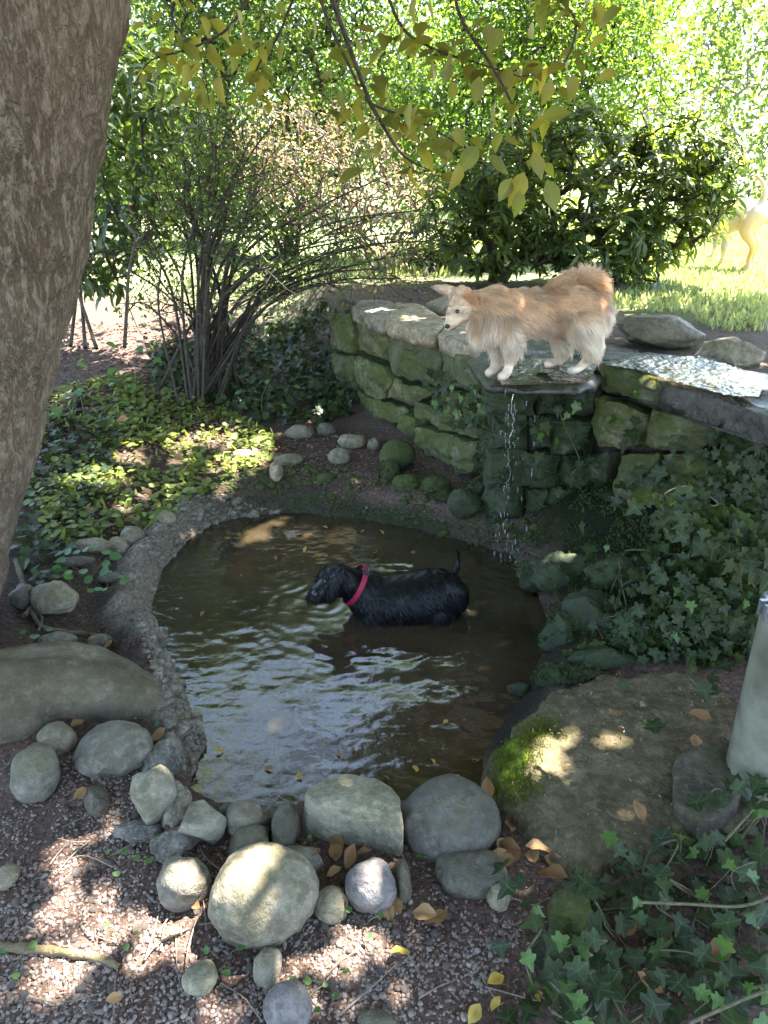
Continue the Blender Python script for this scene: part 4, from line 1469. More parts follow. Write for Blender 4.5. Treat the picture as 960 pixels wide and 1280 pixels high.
def make_fur(name, me, n, col_fn, len_fn, dir_fn, width, mat, parent, org, curl=.25, lay=.65, seed=1):
    r = np.random.default_rng(seed)
    V, N = mesh_arrays(me)
    me.calc_loop_triangles()
    T = np.empty(len(me.loop_triangles) * 3, np.int32)
    me.loop_triangles.foreach_get('vertices', T)
    T = T.reshape(-1, 3)
    ar = np.linalg.norm(np.cross(V[T[:, 1]] - V[T[:, 0]], V[T[:, 2]] - V[T[:, 0]]), axis=1)
    t = r.choice(len(T), n, p=ar / ar.sum())
    b = r.random((n, 2))
    fl = b.sum(1) > 1
    b[fl] = 1 - b[fl]
    w = np.column_stack([1 - b.sum(1), b])
    p = (V[T[t]] * w[:, :, None]).sum(1)
    nn = unit((N[T[t]] * w[:, :, None]).sum(1))
    L = len_fn(p, nn) * r.uniform(.6, 1.2, n)
    d = dir_fn(p, nn)
    # locks: neighbouring strands bend alike
    lock = np.stack([fbm(p * 26 + 3, 2, 60), fbm(p * 26 + 9, 2, 61), fbm(p * 26 + 15, 2, 62)], -1)
    d = unit(d + lock * .45 + r.normal(size=(n, 3)) * .16)
    tan = unit(d - nn * np.sum(d * nn, 1, keepdims=True))
    g = np.array([0, 0, -1.0])
    pts = [p - nn * .002]
    for s in (.35, .7, 1.0):
        dr = unit(nn * (1 - lay) * (1.3 - s) + tan * lay + g * curl * s)
        pts.append(pts[-1] + dr * (L * (.35 if s < .9 else .3))[:, None])
    side = unit(np.cross(tan, nn + r.normal(size=(n, 3)) * .6))
    wd = width * r.uniform(.7, 1.3, n)
    rows = []
    for k, f in enumerate((1, .9, .6, .12)):
        rows += [pts[k] - side * (wd * f)[:, None], pts[k] + side * (wd * f)[:, None]]
    VV = np.stack(rows, 1).reshape(-1, 3)
    base = np.arange(n) * 8
    F = np.concatenate([np.stack([base + k, base + k + 1, base + k + 3, base + k + 2], -1) for k in (0, 2, 4)])
    c = col_fn(p, nn) * r.uniform(.78, 1.18, (n, 1))
    cc = np.repeat(c, 8, 0)
    cc = cc * np.tile(np.repeat([.75, .95, 1.05, 1.1], 2), n)[:, None]
    o = link(name, mk_mesh(name, VV - org, F, True, {"col": np.clip(cc, 0, .95)}), mat, parent=parent)
    return o


# --- tan long-haired dog on the ledge
TO = P(675, 468, .725)
dog1 = thing('tan_dog', 'fluffy tan and cream dog standing on the wet ledge looking down', 'dog', TO)
ch = [
    [(D(604, 402, 3.02), .075), (D(626, 394, 3.04), .098), (D(670, 389, 3.07), .090), (D(714, 387, 3.09), .096), (D(738, 392, 3.10), .082)],
    [(D(618, 386, 3.04), .088), (D(598, 385, 3.03), .070), (D(582, 381, 3.01), .056)],
    [(D(578, 379, 3.005), .058)],
    [(D(574, 388, 2.995), .050), (D(567, 399, 2.985), .034), (D(561, 408, 2.98), .021)],
    [(D(570, 368, 3.03), .026), (D(557, 362, 3.04), .020), (D(542, 358, 3.05), .006)],
    [(D(577, 364, 2.965), .021), (D(585, 367, 2.95), .019), (D(593, 377, 2.94), .008)],
    [(D(634, 412, 3.0), .050), (D(641, 436, 2.99), .031), (D(637, 455, 2.98), .021), (P(633, 466, .752), .019), (P(627, 471, .742), .018)],
    [(D(620, 414, 3.07), .046), (D(624, 438, 3.06), .028), (D(620, 454, 3.06), .020), (P(617, 461, .752), .018), (P(611, 466, .742), .017)],
    [(D(728, 404, 3.03), .074), (D(737, 426, 3.02), .043), (D(740, 440, 3.05), .023), (D(731, 454, 3.05), .019), (P(722, 461, .746), .018), (P(714, 464, .742), .017)],
    [(D(708, 408, 3.15), .062), (D(703, 428, 3.15), .036), (D(706, 440, 3.17), .021), (P(697, 450, .755), .018), (P(690, 454, .745), .017), (P(684, 456, .742), .015)],
    [(D(744, 378, 3.10), .032), (D(750, 362, 3.10), .030), (D(741, 350, 3.10), .032), (D(724, 348, 3.09), .034), (D(706, 352, 3.08), .028), (D(692, 358, 3.07), .02)],
]
bd = remesh_blob('body', ch, .006, 5)
bv, bnrm = mesh_arrays(bd)
TAN, ORG, CRM, WHT = np.array((.66, .45, .27)), np.array((.50, .29, .145)), np.array((.70, .54, .38)), np.array((.78, .67, .54))


def tan_col(p, n):
    x, y = proj(p)
    nz = fbm(p * 14, 3, 77)
    yb = np.interp(x, [540, 580, 600, 640, 680, 720, 745, 760], [360, 372, 400, 408, 412, 402, 378, 360])
    m = ss(26, -22, y - yb + 12 * nz)
    c = WHT * (1 - m)[:, None] + TAN * m[:, None]
    o = ss(-.1, .5, fbm(p * 9 + 4, 3, 78)) * m
    c = c * (1 - o * .7)[:, None] + ORG * (o * .7)[:, None]
    leg = ss(430, 440, y) * .6
    c = c * (1 - leg)[:, None] + CRM * leg[:, None]
    face = ss(586, 578, x) * ss(362, 370, y)
    c = c * (1 - face)[:, None] + (CRM * .92) * face[:, None]
    ear = ss(12, 7, np.hypot(x - 587, (y - 371) * 1.0)) * (p[:, 1] < 2.985)
    c = c * (1 - ear * .85)[:, None] + ORG * (ear * .85)[:, None]
    st = fbm(p * np.array([16, 40, 55]) + 2, 3, 79)
    c = c * (1 + .28 * st)[:, None]
    tl = ss(350, 342, y) * ss(680, 690, x)
    tc = TAN * .5 + CRM * .5
    c = c * (1 - tl * .7)[:, None] + tc * (tl * .7)[:, None]
    return c


def tan_len(p, n):
    x, y = proj(p)
    L = np.full(len(p), .042)
    L = np.where(x < 600, .030, L)
    L = np.where((x < 588) & (y < 415), .015, L)
    L = np.where((x < 576) & (y > 392), .008, L)
    L = np.where((x > 588) & (x < 640) & (y > 395), .062, L)
    L = np.where((x > 645) & (x < 720) & (y > 400), .050, L)
    L = np.where(x > 735, .055, L)
    L = np.where((y < 358) & (x > 690), .036 + .018 * ss(700, 735, x), L)
    L = L * np.where(y > 438, .42, 1) * np.where(y > 452, .35, 1)
    L = np.where((x > 725) & (y > 395) & (y < 442), .060, L)
    return L


def tan_dir(p, n):
    x, y = proj(p)
    d = np.tile(np.array([.85, .05, -.45]), (len(p), 1))
    d[(x < 640) & (y > 390)] = (.25, 0, -1.0)
    d[y > 430] = (.05, 0, -1.0)
    d[x > 735] = (.55, 0, -.85)
    tl = (y < 360) & (x > 690)
    d[tl] = np.stack([(x[tl] - 728) / 26, np.zeros(tl.sum()), .35 - np.abs(x[tl] - 728) / 45], -1)
    d[(x < 586) & (y < 385)] = (.7, 0, .3)
    d[(x < 586) & (y >= 385)] = (.8, 0, -.3)
    d[(x < 562) & (y < 372)] = (-.8, 0, .1)
    return d


set_col(bd, tan_col(bv, bnrm))
set_co(bd, bv - TO)
link('body', bd, M['skin'], parent=dog1)
set_co(bd, bv)
make_fur('fur', bd, 70000, tan_col, tan_len, tan_dir, .0008, M['fur'], dog1, TO, .25, .62, 4)
set_co(bd, bv - TO)
for (x, y, r, nm, mt, sh) in [(571, 391, .0085, 'eye', 'eye', .003), (558, 409.5, .0105, 'nose', 'nose', .0)]:
    q = surf_at(bv, x, y) - unit(surf_at(bv, x, y) - CC) * sh
    V, F = ICO[3]
    link(nm, mk_mesh(nm, V * r * np.array([1.1, 1, .9]) , F), M[mt], parent=dog1, loc=q - TO)
# mouth line
mq = [surf_at(bv, x, y) + np.array([0, -.004, 0]) for x, y in [(563, 414), (570, 413), (577, 407)]]
link('mouth', mk_mesh('mouth', *[a if k else a - TO for k, a in enumerate(tube(spline(mq, 10), np.linspace(.0018, .0008, 10), 6))]), M['nose'], parent=dog1)

# --- black dog wading
BO = P(490, 775, WATER)
dog2 = thing('black_dog', 'black shaggy dog in a crimson collar wading in the pond', 'dog', BO)
yb = 2.47


def leg2(x, y, dy):
    a = D(x, y, yb + dy)
    b = np.array([a[0] + .01, a[1], -.2]); c = np.array([a[0] - .01, a[1], -.335])
    return [(a, .055), (b, .032), (c, .026), (c + np.array([-.03, 0, -.005]), .024)]


ch = [
    [(D(456, 741, yb), .080), (D(474, 750, yb), .104), (D(510, 748, yb), .110), (D(543, 742, yb), .104), (D(560, 744, yb), .084)],
    [(D(463, 739, yb), .080), (D(447, 732, yb), .064), (D(430, 726, yb - .01), .060)],
    [(D(421, 724, yb - .02), .062)],
    [(D(413, 731, yb - .03), .048), (D(402, 740, yb - .05), .038), (D(394, 743, yb - .06), .030)],
    [(D(427, 714, yb - .075), .018), (D(420, 726, yb - .085), .024), (D(415, 740, yb - .088), .023), (D(412, 748, yb - .085), .013)],
    [(D(420, 708, yb + .03), .018), (D(408, 712, yb + .03), .016), (D(401, 722, yb + .02), .014)],
    leg2(468, 768, -.05), leg2(474, 762, .06), leg2(548, 765, -.05), leg2(552, 758, .06),
    [(D(562, 728, yb + .01), .024), (D(570, 712, yb + .03), .013), (D(573, 698, yb + .04), .008), (D(572, 687, yb + .04), .005)],
]
b2 = remesh_blob('body', ch, .007, 6)
v2, n2 = mesh_arrays(b2)


def blk_col(p, n):
    return np.tile(np.array((.0045, .0042, .0042)), (len(p), 1)) * (1 + .5 * fbm(p * 12, 2, 5))[:, None]


def blk_len(p, n):
    x, y = proj(p)
    L = np.where(x < 440, .028, .028)
    L = np.where(x < 402, .032, L)
    L = np.where((x < 412) & (y < 716), .034, L)
    return np.where(x > 566, .024, L)


def blk_dir(p, n):
    x, y = proj(p)
    d = np.tile(np.array([.6, 0, -.8]), (len(p), 1))
    d[x < 440] = (.2, 0, -1)
    d[x < 405] = (-.5, -.2, -.6)
    d[(x > 566) & (y < 725)] = (.1, 0, .9)
    return d


set_col(b2, blk_col(v2, n2))
set_co(b2, v2)
make_fur('fur', b2, 36000, blk_col, blk_len, blk_dir, .0012, M['blackfur'], dog2, BO, .35, .75, 6)
set_co(b2, v2 - BO)
link('body', b2, M['blackfur'], parent=dog2)
for (x, y, r, nm) in [(391, 742, .014, 'nose'), (405, 727, .007, 'eye')]:
    q = surf_at(v2, x, y)
    V, F = ICO[2]
    link(nm, mk_mesh(nm, V * r, F), M['nose' if nm == 'nose' else 'eye'], parent=dog2, loc=q + np.array([0, -.003, 0]) - BO)
# collar: flat band round the neck
ca = D(444, 731, yb - .003)
cax = unit(D(458, 738, yb) - D(430, 725, yb - .01))
cu = unit(np.cross(cax, [0, 0, 1.0])); cv = np.cross(cax, cu)
th = np.linspace(0, 2 * np.pi, 48, endpoint=False)
rows = []
for rr, hh in ((.080, -.010), (.083, -.010), (.083, .010), (.080, .010)):
    rows.append(ca - BO + cax * hh + (cu * np.cos(th)[:, None] + cv * np.sin(th)[:, None]) * rr)
CV = np.concatenate(rows)
i = np.arange(48)
CF = np.concatenate([np.stack([a * 48 + i, a * 48 + (i + 1) % 48, b * 48 + (i + 1) % 48, b * 48 + i], -1) for a, b in ((0, 1), (1, 2), (2, 3), (3, 0))])
col_o = link('collar', mk_mesh('collar', CV, CF, False), M['collar'], parent=dog2)


def box(c, s, rot=None):
    V = np.array([(x, y, z) for x in (-1, 1) for y in (-1, 1) for z in (-1, 1)], float) * np.asarray(s) / 2
    if rot is not None:
        V = V @ np.asarray(rot).T
    F = np.array([(0, 1, 3, 2), (4, 6, 7, 5), (0, 4, 5, 1), (2, 3, 7, 6), (0, 2, 6, 4), (1, 5, 7, 3)])
    return V + np.asarray(c), F


bdir = unit(cu * math.cos(-1.2) + cv * math.sin(-1.2))
bdir = bdir if bdir @ np.array([0, -1, 1]) > 0 else -bdir
R3 = np.column_stack([cax, np.cross(bdir, cax), bdir])
link('buckle', mk_mesh('buckle', *box(ca - BO + bdir * .083, (.026, .022, .008), R3), False), M['buckle'], parent=col_o)

# --- pale dog on the lawn
PO = P(930, 335, .70)
dog3 = thing('pale_dog', 'pale short-haired dog with raised tail walking on the sunny lawn', 'dog', PO)
zg = .70


def leg3(top, knee, hock, foot):
    f = P(*foot, zg + .03)
    return [(D(*top), .095), (D(*knee), .058), (D(*hock), .034), (f + np.array([.0, .02, .08]), .026), (f, .030), (f + np.array([-.04, .02, -.005]), .026)]


ch = [
    [(D(947, 267, 7.1), .120), (D(932, 268, 7.2), .135), (D(912, 270, 7.32), .155), (D(899, 272, 7.42), .150)],
    [(D(899, 260, 7.42), .105), (D(890, 252, 7.5), .085), (D(884, 245, 7.55), .080)],
    [(D(882, 244, 7.55), .078)], [(D(878, 247, 7.55), .055), (D(870, 251, 7.55), .038)],
    [(D(886, 236, 7.62), .025), (D(889, 243, 7.66), .020)],
    leg3((944, 270, 7.04), (932, 288, 7.0), (941, 308, 7.0), (935, 335)),
    leg3((946, 270, 7.2), (938, 288, 7.22), (946, 305, 7.22), (942, 327)),
    [(D(905, 278, 7.3), .075), (D(906, 295, 7.3), .045), (D(905, 312, 7.3), .032), (P(903, 324, .73), .028), (P(898, 326, .725), .026)],
    [(D(896, 278, 7.5), .07), (D(896, 295, 7.5), .042), (D(894, 308, 7.5), .03), (P(890, 319, .73), .026), (P(886, 320, .725), .024)],
    [(D(950, 256, 7.08), .040), (D(956, 244, 7.06), .030), (D(954, 230, 7.06), .025), (D(947, 221, 7.08), .018), (D(941, 219, 7.1), .012)],
]
b3 = remesh_blob('body', ch, .014, 5)
v3, n3 = mesh_arrays(b3)
x3, y3 = proj(v3)
m3 = ss(262, 276, y3 + 6 * fbm(v3 * 6, 2, 9)) * ss(915, 930, x3)
c3 = np.array((.60, .50, .36)) * (1 - m3)[:, None] + np.array((.62, .42, .20)) * m3[:, None]  # amber shade on the rear, below the back, is painted into the coat
tl = ss(951, 947, x3) * ss(250, 246, y3)
c3 = c3 * (1 - tl)[:, None] + np.array((.62, .36, .14)) * tl[:, None]  # orange shade on the left of the tail is painted in as well
set_col(b3, c3)
set_co(b3, v3 - PO)
link('body', b3, M['skin'], parent=dog3)
link('nose', mk_mesh('nose', ICO[2][0] * .022, ICO[2][1]), M['nose'], parent=dog3, loc=D(866, 250, 7.53) - PO)

# ------------------------------------------------------------------ shrubs and trees behind
# many-stemmed shrub
g0 = P(252, 486, .16)
g0 = P(252, 486, float(height(g0[0], g0[1])))
shrub = thing('stemmy_shrub', 'bare-legged shrub of many thin dark stems on the leaf litter bank', 'shrub', g0)
tips = [(150, 260), (165, 200), (180, 290), (205, 190), (215, 240), (228, 170), (240, 205), (252, 150), (262, 220), (270, 180), (285, 230), (292, 150), (300, 205),
        (315, 170), (322, 240), (335, 200), (350, 255), (365, 225), (380, 285), (395, 245), (410, 300), (425, 262), (445, 305), (470, 270), (500, 300), (540, 288),
        (190, 330), (345, 330), (375, 345), (420, 340), (130, 310), (310, 300), (280, 290), (236, 300), (455, 330), (160, 380), (205, 380), (480, 335), (520, 315), (555, 300), (440, 352), (500, 348), (400, 320), (530, 262), (470, 225), (175, 240), (275, 130), (345, 150)]
stem_pts = []
for k, (x, y) in enumerate(tips):
    b = g0 + np.array([rng.normal() * .11, rng.normal() * .10, -.03])
    e = D(x, y, 5.0 + rng.normal() * .22)
    mid = b + (e - b) * .45 + np.array([-(e - b)[0] * .18, 0, .10 * np.linalg.norm(e - b)]) + rng.normal(size=3) * .035
    m2 = b + (e - b) * .75 + np.array([-(e - b)[0] * .10, 0, .09 * np.linalg.norm(e - b)]) + rng.normal(size=3) * .03
    pts = spline([b, mid, m2, e], 22)
    stem_pts.append(pts)
    V, F = tube(pts, np.linspace(rng.uniform(.008, .015), .004, 22), 7)
    link('stem', mk_mesh('stem', V - g0, F), M['stem'], parent=shrub)
acc = Acc(); tipsl = []
for pts in stem_pts:
    for q in range(16):
        a = pts[int(rng.uniform(11, 21.9))]
        d = unit(rng.normal(size=3) + np.array([.1, -.1, .45])) * rng.uniform(.12, .42)
        e = a + d
        mid = a + d * .5 + rng.normal(size=3) * .03
        acc.add(*tube(spline([a, mid, e], 6), np.linspace(.0035, .0012, 6), 4))
        for s in (.6, .8, 1.0):
            tipsl.append(a + d * s)
link('twigs', acc.mesh('twigs', origin=g0), M['stem'], parent=shrub, kind='stuff')
V, F, A = clump_leaves(np.array(tipsl), 2, .05, .036, L_RHOMB, .5, .2)
link('foliage', mk_mesh('foliage', V - g0, F, True, A), M['fresh'], parent=shrub)


def bush(name, label, cat, base, crowns, nt, per, spread, size, mat, stemmat='stem', tpl=L_RHOMB, rtip=.004, whorl=False, group=None, stems=3, shell=.35, flat=.5, foliage='foliage', trunk=None):
    base = np.asarray(base, float)
    root = thing(name, label, cat, base, group)
    T = []
    wsum = sum(np.prod(r) ** (2 / 3) for c, r in crowns)
    for c, r in crowns:
        T.append(ellip_pts(max(4, int(nt * np.prod(r) ** (2 / 3) / wsum)), c, r, shell))
    T = np.concatenate(T)
    T[:, 2] = np.maximum(T[:, 2], base[2] + .08)
    if trunk:
        nb = [base + np.array([0, 0, trunk * f]) + rng.normal(size=3) * .03 * f for f in (-.05, .3, .65, 1.0)]
        acc, _ = grow(nb, T, rtip, .45, .08, sides=5)
        link('trunk', acc.mesh('trunk', origin=base), M[stemmat], parent=root)
    else:
        part = np.array_split(T[np.argsort(np.arctan2(T[:, 1] - base[1], T[:, 0] - base[0]))], stems)
        acc = Acc()
        for sset in part:
            b = base + np.array([rng.normal() * .08, rng.normal() * .08, 0])
            dr = (sset.mean(0) - b)
            a2, _ = grow([b - np.array([0, 0, .05]), b + dr * .2 + np.array([0, 0, .05]), b + dr * .4], sset, rtip, .42, .1, sides=4)
            for vv in a2.v:
                pass
            off = acc.n
            for vv, aa in zip(a2.v, a2.a):
                acc.v.append(vv); acc.a.append(aa); acc.n += len(vv)
            for kk, fl in a2.f.items():
                acc.f.setdefault(kk, []).extend([f + off for f in fl])
        link('branches', acc.mesh('branches', origin=base), M[stemmat], parent=root, kind='stuff')
    if whorl:
        n = len(T) * per
        c = np.repeat(T, per, 0)
        ax = unit(np.repeat(unit(T - base) * .5 + rng.normal(size=T.shape) * .4 + np.array([0, 0, .7]), per, 0))
        ph = np.tile(np.arange(per) * 2 * np.pi / per, len(T)) + np.repeat(rng.random(len(T)) * 6, per) + rng.normal(size=n) * .2
        e1 = unit(np.cross(ax, np.array([.3, .5, .8])))
        e2 = np.cross(ax, e1)
        xd = e1 * np.cos(ph)[:, None] + e2 * np.sin(ph)[:, None] + ax * rng.uniform(-.25, .5, n)[:, None]
        ct = np.repeat(rng.random(len(T)), per)
        V, F, A = scatter(tpl, c + rng.normal(size=(n, 3)) * spread, xd, ax + rng.normal(size=(n, 3)) * .2, size * rng.uniform(.7, 1.2, n), np.clip(.5 * ct + .5 * rng.random(n), 0, .99))
    else:
        V, F, A = clump_leaves(T, per, spread, size, tpl, flat, .25)
    link(foliage, mk_mesh(foliage, V - base, F, True, A), M[mat], parent=root)
    return root


def gz(x, y):
    return float(height(x, y))


def gpt(px, py):
    q = P(px, py, .7)
    for _ in range(4):
        q = P(px, py, gz(q[0], q[1]))
    return q


# evergreen with whorled leaves
eb = gpt(622, 352)
bush('evergreen_shrub', 'spreading evergreen shrub with whorled narrow leaves behind the tan dog', 'shrub', eb,
     [(D(720, 245, 6.3), (.95, .6, .55)), (D(620, 285, 6.2), (.50, .5, .40)), (D(830, 250, 6.2), (.50, .5, .55)), (D(760, 310, 6.0), (.6, .45, .35)), (D(850, 190, 6.2), (.36, .35, .34)), (D(700, 185, 6.4), (.75, .4, .35)), (D(885, 230, 6.1), (.25, .3, .45)), (D(570, 250, 6.3), (.35, .35, .45))],
     1000, 9, .012, .105, 'ever', tpl=L_LANCE, rtip=.0042, whorl=True, stems=6)
# low ferny growth under it
bush('low_shrub', 'low dark leafy shrub at the foot of the evergreen shrub', 'shrub', gpt(535, 345), [(gpt(535, 338) + np.array([0, 0, .10]), (.32, .25, .16))], 90, 14, .04, .05, 'ever', stems=4)
bush('low_shrub', 'loose green shrub below the evergreen near the lawn', 'shrub', gpt(775, 372), [(gpt(775, 365) + np.array([0, 0, .16]), (.22, .2, .24))], 70, 10, .04, .06, 'bright', stems=4, tpl=L_NARROW)
# bright bush behind
b0 = np.array((1.1, 8.3, gz(1.1, 8.3)))
bush('bright_shrub', 'tall bright green sunlit shrub rising behind the evergreen', 'shrub', b0,
     [(D(640, 130, 8.2), (1.3, .8, 1.0)), (D(760, 90, 8.3), (.9, .7, .8)), (D(560, 180, 8.0), (.8, .6, .8)), (D(690, 10, 8.4), (1.0, .7, .7)), (D(600, -60, 8.6), (1.2, .6, .6)), (D(760, -40, 9.0), (1.2, .6, .7))],
     1400, 24, .13, .058, 'bright', stems=7, rtip=.0028)
b0 = np.array((-1.0, 8.8, gz(-1.0, 8.8)))
bush('airy_shrub', 'tall airy yellow-green shrub beyond the many-stemmed shrub', 'shrub', b0,
     [(D(330, 100, 8.8), (1.3, .7, 1.1)), (D(210, 130, 8.6), (1.0, .7, 1.2)), (D(430, 110, 8.8), (1.0, .7, .9)), (D(280, 240, 8.6), (1.2, .6, .6)), (D(300, -70, 9.0), (1.6, .7, 1.0)), (D(160, -40, 9.0), (1.4, .7, 1.2)), (D(420, -90, 9.2), (1.4, .7, 1.0)), (D(300, -200, 9.4), (1.6, .8, .9))],
     2300, 24, .14, .054, 'fresh', stems=7, rtip=.0028)
# pinkish twiggy shrub
b0 = np.array((.05, 6.9, gz(.05, 6.9)))
bush('twiggy_shrub', 'dense pinkish twiggy shrub between the stemmy and evergreen shrubs', 'shrub', b0,
     [(D(420, 220, 6.8), (.85, .5, .55)), (D(480, 270, 6.7), (.6, .45, .4)), (D(360, 190, 6.9), (.6, .45, .5))], 620, 6, .06, .038, 'pinktw', 'twig', rtip=.0026, stems=8)
# laurel behind the trunk
b0 = gpt(120, 420)
bush('laurel_bush', 'dark glossy laurel bush with long leaves behind the leaning trunk', 'bush', b0,
     [(D(165, 200, 5.3), (.28, .35, .65)), (D(120, 300, 5.2), (.32, .3, .5)), (D(185, 120, 5.4), (.35, .35, .4)), (D(60, 200, 5.6), (.5, .4, .9))], 330, 8, .05, .12, 'laurel', tpl=L_LANCE, rtip=.0015, stems=4)
# trees further off
far = [
    ((4.6, 17.5), [(D(905, 120, 17), (1.9, 1.4, 2.0)), (D(960, 40, 17.5), (1.8, 1.4, 1.8)), (D(930, 230, 16.5), (1.3, 1.0, .9))], 'fresh', 'blue-green rounded tree at the far side of the lawn'),
    ((8.0, 21.0), [(D(860, 20, 21), (2.6, 2, 2.4)), (D(960, 150, 20), (2.0, 2, 2.4))], 'bright', 'pale sunlit tree behind the rounded tree across the lawn'),
    ((-1.5, 19.0), [(D(420, 60, 19), (3.0, 2, 2.6)), (D(330, 150, 18.5), (2.6, 2, 2.0)), (D(520, 150, 19), (2.4, 2, 2.2))], 'bright', 'broad bright tree far behind the airy shrub'),
    ((-8.0, 17.0), [(D(120, 80, 17), (3.0, 2, 3.0)), (D(200, 180, 17), (2.4, 2, 2.2))], 'fresh', 'spreading tree far behind the laurel bush'),
    ((3.0, 24.0), [(D(680, 40, 24), (3.6, 2.4, 3.2)), (D(600, 140, 24), (3.0, 2.4, 2.6))], 'fresh', 'hazy green tree far behind the tall bright shrub'),
]
for k, ((x, y), cr, mt, lab) in enumerate(far):
    bush('distant_tree', lab, 'tree', (x, y, gz(x, y)), cr, 300 if k < 2 else 620, 17 if k < 2 else 26, .34, .16, mt, 'twig', rtip=.0045, stems=1, group='trees across the lawn', foliage='crown', trunk=1.6)


# ------------------------------------------------------------------ sampling on the ground by picture region
def ground_samples(n, poly, xr, yr, spmin=.05, behind=None):
    out = []
    tot = 0
    poly = np.asarray(poly, float)
    while tot < n:
        x = rng.uniform(*xr, n * 2); y = rng.uniform(*yr, n * 2)
        z, sp, sw, lf = height(x, y, True)
        px, py = proj(np.stack([x, y, z], -1))
        k = inside(px, py, poly) & (sp > spmin)
        if behind is not None:
            k &= (sw > 0) == behind
        out.append(np.stack([x, y, z], -1)[k])
        tot += k.sum()
    return np.concatenate(out)[:n]


# ground cover
gc = ground_samples(4600, [(40, 500), (150, 470), (290, 520), (345, 545), (340, 585), (285, 600), (270, 640), (180, 665), (60, 690), (30, 620)], (-2.4, -.4), (2.6, 5.2), .085)
gn = fbm2(gc[:, 0], gc[:, 1], 4, 3, 33)
gc = gc[gn + .25 * rng.normal(size=len(gc)) > -.08]
n = len(gc)
gc[:, 2] += rng.uniform(.006, .05, n)
nr = np.column_stack([rng.normal(size=n) * .3, rng.normal(size=n) * .3 - .25, np.ones(n)])
V, F, A = scatter(L_ROUND, gc, rng.normal(size=(n, 3)) * np.array([1, 1, .15]), nr, rng.uniform(.018, .040, n), np.clip(.5 + .45 * fbm2(gc[:, 0], gc[:, 1], 3, 3, 35) + rng.normal(size=n) * .18, 0, .99))
link('ground_cover', mk_mesh('ground_cover', V, F, True, A), M['cover'], kind='stuff', label='low yellow-green ground cover leaves on the pond bank', cat='ground cover')
# petioles
m = 1800
s, d = gc[:m].copy(), rng.normal(size=(m, 3)) * .012
e = s.copy(); s[:, 2] -= .06; s += d
w = rand_dirs(m) * .0012
V = np.stack([s - w, s + w, e], 1).reshape(-1, 3)
link('ground_cover_stalks', mk_mesh('ground_cover_stalks', V, np.arange(m * 3).reshape(-1, 3), True, {"rnd": np.repeat(rng.random(m), 3)}), M['cover'], kind='stuff', label='thin stalks of the low ground cover leaves', cat='ground cover')

# trailing ivy and grass blades mixed into the cover
for nm, lab, npts, poly, tpl, mt, s0, s1, gr_ in [
    ('trailing_ivy', 'dark trailing ivy mixed into the ground cover by the trunk', 420, [(30, 520), (110, 500), (150, 560), (110, 660), (60, 760), (20, 700)], L_IVY, 'ivy', .035, .065, 0),
    ('grass', 'thin grass blades poking through the ground cover', 260, [(60, 500), (200, 480), (330, 545), (280, 620), (180, 670), (60, 700)], L_NARROW, 'cover', .03, .07, 1)]:
    q = ground_samples(npts, poly, (-2.4, -.4), (2.2, 5.2), .12)
    q[:, 2] += rng.uniform(.01, .05, npts) if not gr_ else .01
    xd = rng.normal(size=(npts, 3)) * (np.array([1, 1, .2]) if not gr_ else np.array([.6, .6, .1])) + (np.array([0, 0, 1.0]) * gr_)
    V, F, A = scatter(tpl, q, xd, rng.normal(size=(npts, 3)) * .4 + (np.array([0, -.2, 1.0]) if not gr_ else np.array([0, -1.0, .3])), rng.uniform(s0, s1, npts))
    link(nm, mk_mesh(nm, V, F, True, A), M[mt], kind='stuff', label=lab, cat='plants')

# dark undergrowth on the bank by the wall end
uc = ground_samples(2300, [(185, 430), (300, 420), (400, 385), (440, 392), (440, 520), (380, 535), (310, 525), (250, 505), (190, 480)], (-1.9, -.05), (4.0, 6.4), .1)
n = len(uc)
uc[:, 2] += rng.uniform(.01, .16, n) * rng.random(n)
nr = np.column_stack([rng.normal(size=n) * .5 - .3, rng.normal(size=n) * .5 - .6, np.ones(n) * .8])
V, F, A = scatter(L_IVY, uc, rng.normal(size=(n, 3)) * np.array([1, 1, .4]) + np.array([0, -.3, -.3]), nr, rng.uniform(.035, .065, n))
link('undergrowth', mk_mesh('undergrowth', V, F, True, A), M['ivy'], kind='stuff', label='dark ivy undergrowth covering the bank beside the wall end', cat='undergrowth')
fc = ground_samples(1500, [(500, 378), (480, 350), (560, 330), (700, 350), (880, 375), (800, 400), (640, 380)], (-.3, 3.4), (4.6, 8.5), .1, True)

